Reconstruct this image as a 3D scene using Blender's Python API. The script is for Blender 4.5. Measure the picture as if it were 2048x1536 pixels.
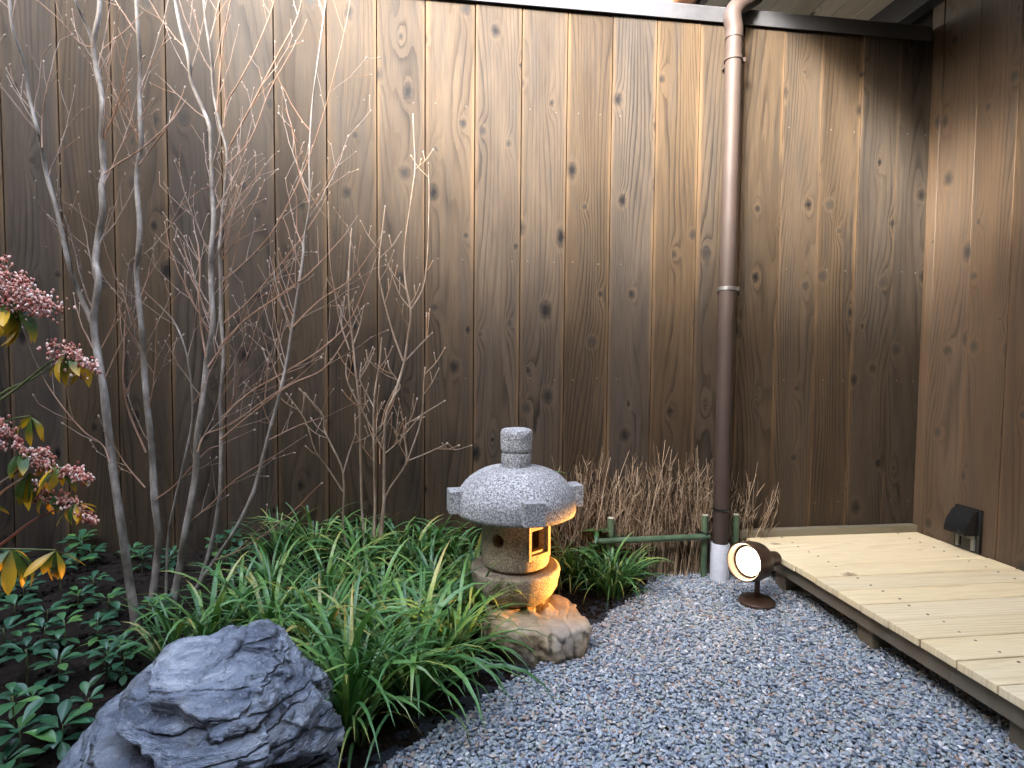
import bpy, bmesh, math, random
from mathutils import Vector, Matrix, noise, Euler
random.seed(7)
S = bpy.context.scene
for o in list(bpy.data.objects): bpy.data.objects.remove(o)
COL = S.collection
R = math.radians

# ------------------------------------------------------------------ camera
CP = Vector((-1.89144, -2.06629, 0.68219)); YAW, PIT, ROL, FPX = .12868, .04879, .00903, 1150.0
_f = Vector((math.sin(YAW)*math.cos(PIT), math.cos(YAW)*math.cos(PIT), -math.sin(PIT)))
_r0 = Vector((math.cos(YAW), -math.sin(YAW), 0)); _u0 = _r0.cross(_f)
_r = _r0*math.cos(ROL)+_u0*math.sin(ROL); _u = -_r0*math.sin(ROL)+_u0*math.cos(ROL)
cd = bpy.data.cameras.new('camera'); cam = bpy.data.objects.new('camera', cd); COL.objects.link(cam)
m = Matrix((( _r.x,_u.x,-_f.x,CP.x),(_r.y,_u.y,-_f.y,CP.y),(_r.z,_u.z,-_f.z,CP.z),(0,0,0,1)))
cam.matrix_world = m
cd.sensor_width = 36; cd.lens = 36*FPX/2048; cd.clip_start = .02; cd.clip_end = 500
S.camera = cam

# ------------------------------------------------------------------ light
SUND = Vector((1, 1.2, -.78)).normalized()            # direction the sunlight travels
W = bpy.data.worlds.new('World'); S.world = W; W.use_nodes = True
nt = W.node_tree; bg = nt.nodes['Background']
sk = nt.nodes.new('ShaderNodeTexSky'); sk.sky_type = 'NISHITA'; sk.sun_disc = False
sk.sun_elevation = math.asin(-SUND.z); sk.sun_rotation = math.atan2(-SUND.x, -SUND.y)
sk.air_density = 1.0; sk.dust_density = 3.0; sk.ozone_density = 1.0
hs = nt.nodes.new('ShaderNodeHueSaturation'); hs.inputs['Saturation'].default_value = .72
nt.links.new(sk.outputs[0], hs.inputs['Color']); nt.links.new(hs.outputs[0], bg.inputs['Color'])
bg.inputs['Strength'].default_value = .15
sl = bpy.data.lights.new('sun', 'SUN'); sl.energy = 1.75; sl.angle = R(11); sl.color = (1, .965, .91)
so = bpy.data.objects.new('sun', sl); COL.objects.link(so); so.location = (-6, -8, 6)
so.rotation_euler = SUND.to_track_quat('-Z', 'Y').to_euler()
S.view_settings.view_transform = 'Standard'; S.view_settings.look = 'None'
S.view_settings.exposure = 4.25; S.view_settings.gamma = 1.0
S.render.engine = 'CYCLES'
S.cycles.max_bounces = 5; S.cycles.diffuse_bounces = 3; S.cycles.glossy_bounces = 2; S.cycles.transmission_bounces = 2
S.cycles.caustics_reflective = False; S.cycles.caustics_refractive = False; S.cycles.sample_clamp_indirect = 6

ZG = -.13                                             # top of the gravel; deck top is z = 0
# ------------------------------------------------------------------ helpers
def ray(px, py): return _f+_r*((px-1024)/FPX)-_u*((py-768)/FPX)
def at(px, py, y):                                    # a measured point on the plane at distance y
    d = ray(px, py); return CP+d*((y-CP.y)/d.y)
def gz(px, py, z):
    d = ray(px, py); return CP+d*((z-CP.z)/d.z)
def sstep(a, b, x):
    t = max(0, min(1, (x-a)/(b-a))); return t*t*(3-2*t)
def bed_s(x, y): return (x+1.72)*-.69+(y+.67)*.72     # distance into the planting bed from its edge
def bed_h(x, y):
    s = bed_s(x, y)
    return ZG-.022+.16*sstep(-.02, 1.0, s)+.012*noise.noise((x*5, y*5, 3))*sstep(0, .2, s)
def onbed(px, py):
    d = ray(px, py); t = .3
    while t < 6:
        p = CP+d*t
        if p.y > -.07: p.y = -.07; p.z = bed_h(p.x, p.y); return p
        if p.z < bed_h(p.x, p.y): return p
        t += .004
    return p
def P(o, label=None, cat=None, group=None, kind=None):
    if label: o['label'] = label
    if cat: o['category'] = cat
    if group: o['group'] = group
    if kind: o['kind'] = kind
    return o
def empty(name, loc=(0, 0, 0), rz=0):
    o = bpy.data.objects.new(name, None); COL.objects.link(o); o.location = loc; o.rotation_euler = (0, 0, rz)
    o.empty_display_size = .05; return o
def link(name, me, par=None, mw=None):
    o = bpy.data.objects.new(name, me); COL.objects.link(o)
    if par is not None: o.parent = par
    if mw is not None: o.matrix_local = mw
    return o
class MB:
    def __init__(s): s.v = []; s.f = []
    def add(s, vs, fs):
        b = len(s.v); s.v += [tuple(x) for x in vs]; s.f += [tuple(b+i for i in f) for f in fs]
    def box(s, c, d, M=None):
        vs = [Vector((c[0]+sx*d[0]/2, c[1]+sy*d[1]/2, c[2]+sz*d[2]/2)) for sx in (-1, 1) for sy in (-1, 1) for sz in (-1, 1)]
        if M is not None: vs = [M@v for v in vs]
        s.add(vs, [(0, 1, 3, 2), (4, 6, 7, 5), (0, 4, 5, 1), (2, 3, 7, 6), (0, 2, 6, 4), (1, 5, 7, 3)])
    def tube(s, pts, rad, n=6, cap=True):
        pts = [Vector(p) for p in pts]; k = len(pts)
        if not hasattr(rad, '__len__'): rad = [rad]*k
        t0 = (pts[1]-pts[0]).normalized()
        a = t0.orthogonal().normalized(); vs = []
        for i, p in enumerate(pts):
            t = (pts[min(i+1, k-1)]-pts[max(i-1, 0)])
            t = t.normalized() if t.length > 1e-9 else t0
            a = (a-t*a.dot(t)); a = a.normalized() if a.length > 1e-6 else t.orthogonal().normalized()
            b = t.cross(a)
            for j in range(n):
                w = 2*math.pi*j/n; vs.append(p+(a*math.cos(w)+b*math.sin(w))*rad[i])
        fs = [(i*n+j, i*n+(j+1) % n, (i+1)*n+(j+1) % n, (i+1)*n+j) for i in range(k-1) for j in range(n)]
        if cap: fs += [tuple(range(n))[::-1], tuple((k-1)*n+j for j in range(n))]
        s.add(vs, fs)
    def blob(s, c, r, M=None, seg=6, ring=4):
        c = Vector(c); r = (r, r, r) if not hasattr(r, '__len__') else r
        vs = [Vector((0, 0, 1))]+[Vector((math.sin(math.pi*i/ring)*math.cos(2*math.pi*j/seg), math.sin(math.pi*i/ring)*math.sin(2*math.pi*j/seg), math.cos(math.pi*i/ring))) for i in range(1, ring) for j in range(seg)]+[Vector((0, 0, -1))]
        vs = [Vector((v.x*r[0], v.y*r[1], v.z*r[2])) for v in vs]
        if M is not None: vs = [M@v for v in vs]
        fs = [(0, 1+j, 1+(j+1) % seg) for j in range(seg)]
        for i in range(ring-2):
            fs += [(1+i*seg+j, 1+(i+1)*seg+j, 1+(i+1)*seg+(j+1) % seg, 1+i*seg+(j+1) % seg) for j in range(seg)]
        l = len(vs)-1; b = 1+(ring-2)*seg
        fs += [(b+j, l, b+(j+1) % seg) for j in range(seg)]
        s.add([c+v for v in vs], fs)
    def lathe(s, prof, n=48, M=None, capA=True, capB=True):
        vs = [Vector((r*math.cos(2*math.pi*j/n), r*math.sin(2*math.pi*j/n), z)) for r, z in prof for j in range(n)]
        if M is not None: vs = [M@v for v in vs]
        k = len(prof)
        fs = [(i*n+j, i*n+(j+1) % n, (i+1)*n+(j+1) % n, (i+1)*n+j) for i in range(k-1) for j in range(n)]
        if capA: fs.append(tuple(range(n))[::-1])
        if capB: fs.append(tuple((k-1)*n+j for j in range(n)))
        s.add(vs, fs)
    def mesh(s, name, mat=None, smooth=False):
        me = bpy.data.meshes.new(name); me.from_pydata(s.v, [], s.f); me.update()
        if mat: me.materials.append(mat)
        if smooth:
            for p in me.polygons: p.use_smooth = True
        return me
    def build(s, name, mat, par=None, smooth=False, bevel=0, mw=None, auto=None):
        me = s.mesh(name, mat, smooth)
        if bevel:
            bm = bmesh.new(); bm.from_mesh(me)
            bmesh.ops.bevel(bm, geom=[e for e in bm.edges if len(e.link_faces) == 2 and e.calc_face_angle(0) > .6], offset=bevel, segments=2, affect='EDGES', profile=.6)
            bm.to_mesh(me); bm.free()
            if mat and not me.materials: me.materials.append(mat)
        if auto is not None:
            for p in me.polygons: p.use_smooth = True
            me.set_sharp_from_angle(angle=auto)
        return link(name, me, par, mw)
def catmull(pts, sub=4):
    pts = [Vector(p) for p in pts]
    if len(pts) < 3: return pts
    q = [pts[0]*2-pts[1]]+pts+[pts[-1]*2-pts[-2]]; out = []
    for i in range(1, len(q)-2):
        a, b, c, d = q[i-1:i+3]
        for k in range(sub):
            t = k/sub
            out.append(.5*((2*b)+(c-a)*t+(2*a-5*b+4*c-d)*t*t+(3*b-a-3*c+d)*t**3))
    return out+[pts[-1]]

# ------------------------------------------------------------------ materials
def mat(name, rough=.6, spec=.5):
    M = bpy.data.materials.new(name); M.use_nodes = True
    b = M.node_tree.nodes['Principled BSDF']; b.inputs['Roughness'].default_value = rough
    b.inputs['Specular IOR Level'].default_value = spec
    return M
class NG:
    def __init__(s, M): s.t = M.node_tree; s.b = s.t.nodes['Principled BSDF']
    def n(s, ty, ins=None, **kw):
        x = s.t.nodes.new(ty)
        for k, v in kw.items(): setattr(x, k, v)
        for k, v in (ins or {}).items(): s.set(x.inputs[k], v)
        return x
    def set(s, sock, v):
        if isinstance(v, bpy.types.NodeSocket): s.t.links.new(v, sock)
        elif isinstance(v, bpy.types.Node): s.t.links.new(v.outputs[0], sock)
        else: sock.default_value = v
    def m(s, op, a, b=None, c=None, clamp=False):
        x = s.t.nodes.new('ShaderNodeMath'); x.operation = op; x.use_clamp = clamp
        for i, v in enumerate((a, b, c)):
            if v is not None: s.set(x.inputs[i], v)
        return x.outputs[0]
    def vm(s, op, a, b=None):
        x = s.t.nodes.new('ShaderNodeVectorMath'); x.operation = op
        s.set(x.inputs[0], a)
        if b is not None: s.set(x.inputs[1], b)
        return x.outputs['Value'] if op in ('LENGTH', 'DISTANCE', 'DOT_PRODUCT') else x.outputs[0]
    def noise(s, vec, scale, detail=3, rough=.55, dist=0):
        x = s.n('ShaderNodeTexNoise', {'Vector': vec, 'Scale': scale, 'Detail': detail, 'Roughness': rough, 'Distortion': dist}); return x.outputs['Fac']
    def ramp(s, fac, stops, interp='LINEAR'):
        x = s.t.nodes.new('ShaderNodeValToRGB'); x.color_ramp.interpolation = interp; e = x.color_ramp.elements
        while len(e) < len(stops): e.new(.5)
        for el, (p, c) in zip(e, stops):
            el.position = p; el.color = (c, c, c, 1) if not hasattr(c, '__len__') else (*c, 1)
        s.set(x.inputs[0], fac); return x.outputs[0]
    def mix(s, f, a, b, mode='MIX'):
        x = s.t.nodes.new('ShaderNodeMix'); x.data_type = 'RGBA'; x.blend_type = mode
        s.set(x.inputs[0], f)
        for i, v in ((6, a), (7, b)):
            s.set(x.inputs[i], (*v, 1) if isinstance(v, tuple) and len(v) == 3 else v)
        return x.outputs[2]
    def mr(s, v, a, b, c, d, smooth=False):
        x = s.n('ShaderNodeMapRange', {0: v, 1: a, 2: b, 3: c, 4: d})
        if smooth: x.interpolation_type = 'SMOOTHSTEP'
        return x.outputs[0]
    def bump(s, h, strength, dist):
        x = s.n('ShaderNodeBump', {'Height': h, 'Strength': strength, 'Distance': dist}); s.set(s.b.inputs['Normal'], x.outputs[0]); return x
    def col(s, v): s.set(s.b.inputs['Base Color'], (*v, 1) if isinstance(v, tuple) and len(v) == 3 else v)
    def rough(s, v): s.set(s.b.inputs['Roughness'], v)
    def obj(s): return s.n('ShaderNodeTexCoord').outputs['Object']
    def rnd(s): return s.n('ShaderNodeObjectInfo').outputs['Random']

def wood(name, dark, mid, light, grey, width=.165, knots=.5, contrast=1.0, rough=.5, edge=None, knotcol=(.03, .025, .022), kscale=(9.0, 3.2), spec=.4, tvar=1.0):
    M = mat(name, rough, spec); g = NG(M); co = g.obj(); rn = g.rnd()
    sep = g.n('ShaderNodeSeparateXYZ', {0: co}); X, Z = sep.outputs[0], sep.outputs[2]
    off = g.m('MULTIPLY', rn, 57.0)
    xo = g.m('ADD', X, off); zo = g.m('ADD', Z, g.m('MULTIPLY', rn, 231.0))
    # knots: one candidate per cell, most of them empty
    kv = g.n('ShaderNodeCombineXYZ', {0: g.m('MULTIPLY', xo, kscale[0]), 1: g.m('MULTIPLY', zo, kscale[1]), 2: 0.0})
    vo = g.n('ShaderNodeTexVoronoi', {'Vector': kv.outputs[0], 'Scale': 1.0, 'Randomness': .9}, voronoi_dimensions='2D')
    dl = g.vm('SUBTRACT', kv.outputs[0], vo.outputs['Position'])
    ds = g.n('ShaderNodeSeparateXYZ', {0: dl})
    dx = g.m('DIVIDE', ds.outputs[0], kscale[0]); dz = g.m('DIVIDE', ds.outputs[1], kscale[1])
    vc = g.n('ShaderNodeSeparateColor', {0: vo.outputs['Color']})
    on = g.m('LESS_THAN', vc.outputs[0], knots)
    wob = g.m('ADD', g.m('MULTIPLY', g.m('SUBTRACT', g.noise(co, 55, 3), .5), .016), g.m('MULTIPLY', g.m('SUBTRACT', g.noise(co, 160, 2), .5), .006))
    kr = g.m('MULTIPLY', g.m('POWER', vc.outputs[1], 1.3), .0145); kr = g.m('ADD', kr, .0055)
    kd = g.m('ADD', g.m('SQRT', g.m('ADD', g.m('MULTIPLY', dx, dx), g.m('MULTIPLY', g.m('MULTIPLY', dz, dz), g.mr(vc.outputs[2], 0, 1, .25, .9)))), wob)
    kk = g.m('DIVIDE', kd, kr)
    core = g.m('MULTIPLY', on, g.m('ADD', g.m('MULTIPLY', g.mr(kk, .15, .8, 1, 0, True), .6), g.m('MULTIPLY', g.mr(kk, .6, 1.5, 1, 0, True), .62)))
    ring = g.m('MULTIPLY', on, g.m('MULTIPLY', g.mr(kk, .95, 1.25, 0, 1, True), g.mr(kk, 1.4, 2.2, 1, 0, True)))
    # growth rings: contour lines of a field stretched along the board, bending round the knots
    fv = g.n('ShaderNodeCombineXYZ', {0: g.m('MULTIPLY', xo, 5.5), 1: g.m('MULTIPLY', zo, .62), 2: off})
    f0 = g.noise(fv.outputs[0], 1.0, 1.5, .45)
    infl = g.m('MULTIPLY', on, g.m('POWER', 2.718, g.m('MULTIPLY', -1.0, g.m('ADD', g.m('POWER', g.m('DIVIDE', dx, .02), 2.0), g.m('POWER', g.m('DIVIDE', dz, .05), 2.0)))))
    fld = g.m('ADD', g.m('ADD', g.m('MULTIPLY', f0, 17.0), g.m('MULTIPLY', X, g.mr(rn, 0, 1, 25, 70))), g.m('MULTIPLY', infl, 1.6))
    fld = g.m('ADD', fld, g.m('MULTIPLY', g.noise(g.n('ShaderNodeCombineXYZ', {0: g.m('MULTIPLY', xo, 60.0), 1: g.m('MULTIPLY', zo, 6.0), 2: 0.0}).outputs[0], 1.0, 2), .45))
    fr = g.m('FRACT', fld)
    late = g.m('MULTIPLY', g.mr(fr, .45, .93, 0, 1, True), g.mr(fr, .95, 1.0, 1, 0, True))
    lamt = g.m('MULTIPLY', late, g.mr(g.noise(g.n('ShaderNodeCombineXYZ', {0: g.m('MULTIPLY', xo, 14.0), 1: g.m('MULTIPLY', zo, 1.2), 2: off}).outputs[0], 1.0, 2), .36, .7, .08, 1))
    # long fibres and blotches
    fib = g.noise(g.n('ShaderNodeCombineXYZ', {0: g.m('MULTIPLY', xo, 420.0), 1: g.m('MULTIPLY', zo, 9.0), 2: 0.0}).outputs[0], 1.0, 3, .6)
    blo = g.noise(g.n('ShaderNodeCombineXYZ', {0: g.m('MULTIPLY', xo, 9.0), 1: g.m('MULTIPLY', zo, 1.5), 2: off}).outputs[0], 1.0, 4, .6)
    blo2 = g.noise(g.n('ShaderNodeCombineXYZ', {0: g.m('MULTIPLY', xo, 30.0), 1: g.m('MULTIPLY', zo, 2.2), 2: off}).outputs[0], 1.0, 4, .65)
    c = g.mix(g.mr(blo, .3, .7, 0, 1), mid, light)
    c = g.mix(g.m('MULTIPLY', g.mr(blo2, .48, .72, 0, 1), .75), c, grey)
    c = g.mix(g.m('MULTIPLY', lamt, .62*contrast, clamp=True), c, dark)
    c = g.mix(1.0, c, g.ramp(fib, [(.25, 1-.34*contrast), (.75, 1+.0)]), 'MULTIPLY')
    tone = g.mr(g.m('FRACT', g.m('MULTIPLY', rn, 13.7)), 0, 1, 1-.20*tvar, 1+.16*tvar)
    hs = g.n('ShaderNodeHueSaturation', {'Color': c, 'Value': tone, 'Saturation': g.mr(g.m('FRACT', g.m('MULTIPLY', rn, 29.3)), 0, 1, 1-.24*tvar, 1+.10*tvar)})
    c = hs.outputs[0]
    if edge:
        e = g.mr(g.m('ADD', g.m('ABSOLUTE', X), g.m('MULTIPLY', g.m('SUBTRACT', blo2, .5), .035)), width/2-.016, width/2-.002, 0, 1, True)
        c = g.mix(g.m('MULTIPLY', e, g.mr(blo, .36, .6, .1, .8)), c, edge)
    c = g.mix(g.m('MULTIPLY', ring, .22), c, light)
    kc = g.mix(g.mr(vc.outputs[2], .3, .8, 0, 1), knotcol, tuple(x*.55 for x in grey))
    c = g.mix(g.m('MULTIPLY', core, .9, clamp=True), c, kc)
    pk = g.m('MULTIPLY', g.mr(blo2, .66, .74, 0, 1, True), g.mr(f0, .5, .6, 0, 1, True)); c = g.mix(g.m('MULTIPLY', pk, .7*contrast, clamp=True), c, dark)
    g.col(c)
    g.rough(g.m('ADD', g.mr(fib, .2, .8, rough-.08, rough+.14), g.m('MULTIPLY', core, -.1)))
    g.bump(fib, .35*contrast, .0012)
    return M
M_FENCE = wood('stained_cedar', (.0095, .0068, .005), (.047, .0325, .0205), (.084, .0585, .036), (.044, .037, .031), knots=.78, edge=(.115, .070, .035), knotcol=(.007, .006, .006), contrast=1.3, rough=.55, spec=.16)
M_WALL = wood('wall_cedar', (.016, .0105, .007), (.094, .059, .033), (.136, .087, .049), (.075, .060, .047), knots=.66, edge=(.165, .095, .046), contrast=1.0, rough=.45)
M_DECK = wood('fresh_cypress', (.60, .42, .20), (.85, .68, .39), (.89, .75, .48), (.86, .70, .43), width=.099, knots=.13, contrast=.8, rough=.55, knotcol=(.30, .20, .11), kscale=(9, 4), spec=.3, tvar=.28)
M_BEAM = wood('treated_timber', (.07, .055, .03), (.17, .135, .08), (.23, .19, .115), (.15, .14, .11), knots=.2, contrast=.6, rough=.7)
M_SLEEP = wood('weathered_sleeper', (.10, .085, .055), (.22, .19, .13), (.28, .25, .18), (.22, .21, .17), knots=.2, contrast=.6, rough=.75)
M_SOFF = wood('soffit_cedar', (.34, .28, .19), (.55, .48, .36), (.66, .59, .46), (.52, .49, .41), knots=.3, contrast=.6, rough=.6)

def simple(name, c, rough=.5, spec=.5, metal=0, var=.1, bump=0, scale=40):
    M = mat(name, rough, spec); g = NG(M); co = g.obj()
    n = g.noise(co, scale, 4); a = tuple(x*(1-var*1.6) for x in c); b = tuple(min(1, x*(1+var*1.6)) for x in c)
    g.col(g.ramp(n, [(.25, a), (.75, b)])); g.b.inputs['Metallic'].default_value = metal
    g.rough(g.mr(g.noise(co, scale*.4, 3), .3, .7, rough-.07, rough+.07))
    if bump: g.bump(n, bump, .002)
    return M
M_CAP = simple('cap_sheet_metal', (.075, .075, .08), .38, .5, .35, .06)
M_PIPE = simple('brown_pvc_pipe', (.045, .031, .025), .6, .3, 0, .08, scale=12)
M_STEEL = simple('bracket_steel', (.35, .34, .33), .35, .5, .9, .1)
M_GREYPVC = simple('grey_pvc', (.50, .52, .56), .45, .5, 0, .05)
M_BLACK = simple('black_plastic', (.012, .013, .014), .22, .5, 0, .1)
M_PLATE = simple('grey_plate', (.16, .16, .14), .5, .5, 0, .1)
M_BRONZE = simple('bronze_lamp_paint', (.075, .042, .026), .42, .5, .3, .12)
M_ROOF = simple('roof_sheet', (.06, .06, .062), .5, .5, .2, .1)
M_BACK = simple('dark_building_felt', (.012, .010, .009), .9, .2, 0, .1)
M_DARKCLAD = simple('dark_cladding', (.08, .055, .038), .8, .2, 0, .15, scale=8)  # kept dark so the added unseen walls bounce little light
M_COPPER = simple('copper_gutter', (.34, .15, .07), .35, .5, .6, .12)
M_NAIL = simple('nail_heads', (.10, .085, .07), .55, .3, .2, .1)

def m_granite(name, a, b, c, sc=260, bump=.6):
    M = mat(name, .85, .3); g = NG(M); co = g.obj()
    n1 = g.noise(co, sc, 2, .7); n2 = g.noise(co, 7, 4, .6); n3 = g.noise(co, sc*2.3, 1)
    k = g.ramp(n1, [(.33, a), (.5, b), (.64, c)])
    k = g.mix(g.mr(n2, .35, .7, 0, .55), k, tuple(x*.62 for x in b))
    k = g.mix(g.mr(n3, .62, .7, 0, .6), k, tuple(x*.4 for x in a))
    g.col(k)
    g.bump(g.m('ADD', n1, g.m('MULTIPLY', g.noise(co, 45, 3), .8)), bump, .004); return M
M_GRAN = m_granite('grey_granite', (.085, .085, .09), (.30, .30, .305), (.62, .61, .60), 190, .8)
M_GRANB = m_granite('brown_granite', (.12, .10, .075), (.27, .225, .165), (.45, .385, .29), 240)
def m_boulder():
    M = mat('slate_boulder', .45, .5); g = NG(M); co = g.obj()
    mp = g.n('ShaderNodeMapping', {'Vector': co, 'Rotation': (0, R(28), 0), 'Scale': (5, 9, 42)})
    n1 = g.noise(mp.outputs[0], 1, 6, .62, .3); n2 = g.noise(co, 9, 5, .6); n3 = g.noise(co, 95, 4, .7)
    k = g.ramp(n1, [(.30, (.028, .036, .052)), (.42, (.11, .13, .17)), (.54, (.21, .24, .29)), (.68, (.50, .52, .56))])
    k = g.mix(g.mr(n2, .52, .68, 0, .5), k, (.20, .175, .145))
    k = g.mix(g.mr(n3, .57, .68, 0, .6), k, (.40, .40, .41))
    k = g.mix(g.mr(g.noise(co, 26, 5, .7), .36, .26, 0, .7), k, (.03, .032, .038))
    g.col(k); g.rough(g.mr(n2, .3, .7, .20, .38))
    cv = g.n('ShaderNodeTexVoronoi', {'Vector': g.vm('ADD', mp.outputs[0], g.vm('MULTIPLY', g.n('ShaderNodeTexNoise', {'Vector': co, 'Scale': 14.0, 'Detail': 4.0}).outputs['Color'], (.35, .35, .35))), 'Scale': .85}, feature='DISTANCE_TO_EDGE')
    ck = g.mr(cv.outputs['Distance'], .0, .07, 0, 1, True); gate = g.mr(g.noise(co, 6, 3), .42, .58, 0, 1)
    ck = g.m('SUBTRACT', 1.0, g.m('MULTIPLY', g.m('SUBTRACT', 1.0, ck), gate))
    g.col(g.mix(1, k, g.ramp(ck, [(0, .35), (.6, 1.0)]), 'MULTIPLY'))
    g.bump(g.m('ADD', g.m('ADD', g.m('MULTIPLY', ck, 1.2), g.m('MULTIPLY', n1, 1.6)), g.m('ADD', g.m('MULTIPLY', n3, .35), g.m('MULTIPLY', g.noise(co, 34, 6, .7), 1.1))), 1.0, .012); return M
M_BOUL = m_boulder()
def m_tanrock():
    M = mat('tan_rock', .8, .3); g = NG(M); co = g.obj()
    n1 = g.noise(co, 14, 6, .65); n2 = g.noise(co, 120, 3, .7); n3 = g.noise(co, 5, 3)
    k = g.ramp(n1, [(.3, (.20, .145, .085)), (.5, (.38, .29, .185)), (.68, (.50, .41, .29))])
    k = g.mix(g.mr(n3, .52, .66, 0, .6), k, (.24, .23, .22)); k = g.mix(g.mr(n2, .58, .7, 0, .4), k, (.5, .45, .36))
    g.col(k); g.bump(g.m('ADD', n1, g.m('MULTIPLY', n2, .3)), .7, .006); return M
M_TAN = m_tanrock()
def m_soil():
    M = mat('dark_soil', .95, .15); g = NG(M); co = g.obj(); n = g.noise(co, 90, 6, .7)
    g.col(g.ramp(n, [(.3, (.006, .0045, .0035)), (.55, (.020, .014, .010)), (.75, (.050, .036, .026))])); g.bump(n, 1, .008); return M
M_SOIL = m_soil()
def m_pebble():
    M = mat('river_pebbles', .5, .4); g = NG(M); rn = g.rnd(); co = g.obj()
    k = g.ramp(rn, [(0, (.10, .12, .15)), (.16, (.21, .25, .31)), (.36, (.34, .39, .45)), (.55, (.40, .44, .46)), (.68, (.29, .34, .31)), (.79, (.53, .56, .60)), (.87, (.50, .43, .35)), (.93, (.34, .22, .17)), (1.0, (.82, .82, .81))])
    n = g.noise(co, 1.6, 4, .65)
    g.col(g.mix(1, k, g.ramp(n, [(.3, .62), (.7, 1.2)]), 'MULTIPLY')); g.rough(g.mr(n, .3, .7, .35, .6)); return M
M_PEB = m_pebble()
M_GSUB = simple('gravel_bedding', (.035, .04, .047), .9, .2, 0, .4, scale=120, bump=.8)
def m_bark(name, a, b, c, red=None):
    M = mat(name, .62, .35); g = NG(M); co = g.obj()
    n = g.noise(co, 22, 5, .65); n2 = g.noise(g.n('ShaderNodeMapping', {'Vector': co, 'Scale': (60, 60, 14)}).outputs[0], 1, 4, .6)
    k = g.ramp(g.m('ADD', g.m('MULTIPLY', n, .5), g.m('MULTIPLY', n2, .5)), [(.33, a), (.5, b), (.66, c)])
    if red:
        isl = g.n('ShaderNodeNewGeometry').outputs['Random Per Island']
        k = g.mix(g.mr(isl, .35, .95, 0, .85), k, red)
    g.col(k); g.bump(n2, .4, .002); return M
M_BARK = m_bark('grey_bark', (.075, .06, .047), (.20, .17, .14), (.34, .31, .28))
M_TWIG = m_bark('twig_bark', (.12, .085, .06), (.22, .17, .135), (.34, .29, .26), (.24, .105, .045))
M_SHRUB = m_bark('shrub_bark', (.13, .09, .055), (.23, .165, .115), (.34, .27, .20), (.28, .14, .065))
M_BUD = simple('pale_buds', (.33, .26, .21), .6, .3, 0, .2)
def m_leaf(name, stops, rough=.35, trans=.25, tip=None, spec=.5, island=False, streak=True):
    M = mat(name, rough, spec); g = NG(M); co = g.obj()
    rn = g.n('ShaderNodeNewGeometry').outputs['Random Per Island'] if island else g.rnd()
    k = g.ramp(rn, stops)
    n = g.noise(co, 60, 3); k = g.mix(1, k, g.ramp(n, [(.3, .72), (.7, 1.15)]), 'MULTIPLY')
    if tip:                                             # u along the leaf is stored in a UV-like attribute
        u = g.n('ShaderNodeAttribute', attribute_name='along').outputs['Fac']
        k = g.mix(g.m('MULTIPLY', g.mr(g.m('ADD', u, g.m('MULTIPLY', g.m('SUBTRACT', rn, .5), .7)), tip[1], tip[2], 0, 1, True), tip[3]), k, tip[0])
    g.col(k)
    tr = g.n('ShaderNodeBsdfTranslucent'); g.set(tr.inputs['Color'], g.mix(1, k, (1.0, 1.0, .55), 'MULTIPLY'))
    mx = g.n('ShaderNodeMixShader', {0: trans}); g.set(mx.inputs[1], g.b.outputs[0]); g.set(mx.inputs[2], tr.outputs[0])
    g.set(g.t.nodes['Material Output'].inputs['Surface'], mx.outputs[0]); return M
M_GRASS = m_leaf('grass_blade', [(0, (0.0588, 0.154, 0.0504)), (.35, (0.0952, 0.238, 0.0672)), (.7, (0.154, 0.315, 0.084)), (.93, (0.252, 0.392, 0.105)), (1, (0.504, 0.434, 0.182))], .36, .22, ((.34, .27, .07), .86, 1.2, .75))
M_GRASSM = m_leaf('grass_blade_mass', [(0, (0.0425, 0.1125, 0.04)), (.5, (0.075, 0.1875, 0.055)), (.93, (0.1375, 0.2625, 0.075)), (1, (0.35, 0.3125, 0.125))], .38, .22, ((.34, .27, .07), .86, 1.2, .75), island=True)
M_PACHY = m_leaf('pachysandra_leaf', [(0, (.026, .092, .048)), (.5, (.042, .130, .062)), (.85, (.066, .175, .068)), (1, (.13, .28, .065))], .32, .14)
M_PIER = m_leaf('pieris_leaf', [(0, (.045, .10, .022)), (.4, (.10, .16, .028)), (.75, (.17, .19, .03)), (1, (.20, .20, .03))], .35, .28, ((.62, .36, .02), .35, .85, .95))
M_BROAD = m_leaf('broad_leaf', [(0, (.05, .14, .04)), (1, (.10, .21, .05))], .3, .25)
M_STEM = simple('green_stem', (.12, .14, .05), .5, .4, 0, .2)
M_REDSTEM = simple('reddish_stem', (.16, .065, .045), .5, .4, 0, .2)
def m_flower():
    M = mat('pieris_flower', .5, .4); g = NG(M); isl = g.n('ShaderNodeNewGeometry').outputs['Random Per Island']
    g.col(g.ramp(isl, [(0, (.24, .05, .04)), (.2, (.42, .13, .09)), (.45, (.60, .28, .20)), (.72, (.72, .45, .37)), (1, (.84, .72, .66))]))
    g.b.inputs['Subsurface Weight'].default_value = .0; return M
M_FLOW = m_flower()
def m_brush():
    M = mat('dry_brush', .8, .2); g = NG(M); isl = g.n('ShaderNodeNewGeometry').outputs['Random Per Island']
    g.col(g.ramp(isl, [(0, (.050, .032, .019)), (.35, (.125, .082, .048)), (.7, (.26, .185, .115)), (1, (.50, .39, .27))])); return M
M_BRUSH = m_brush()
def m_bamboo():
    M = mat('green_bamboo', .35, .5); g = NG(M); co = g.obj(); n = g.noise(co, 18, 4)
    g.col(g.ramp(n, [(.3, (.045, .085, .045)), (.7, (.10, .15, .085))])); return M
M_BAMB = m_bamboo()
M_BCUT = simple('cut_bamboo', (.55, .5, .38), .7, .3, 0, .1)
M_TIE = simple('black_twine', (.012, .011, .010), .9, .2)
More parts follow.
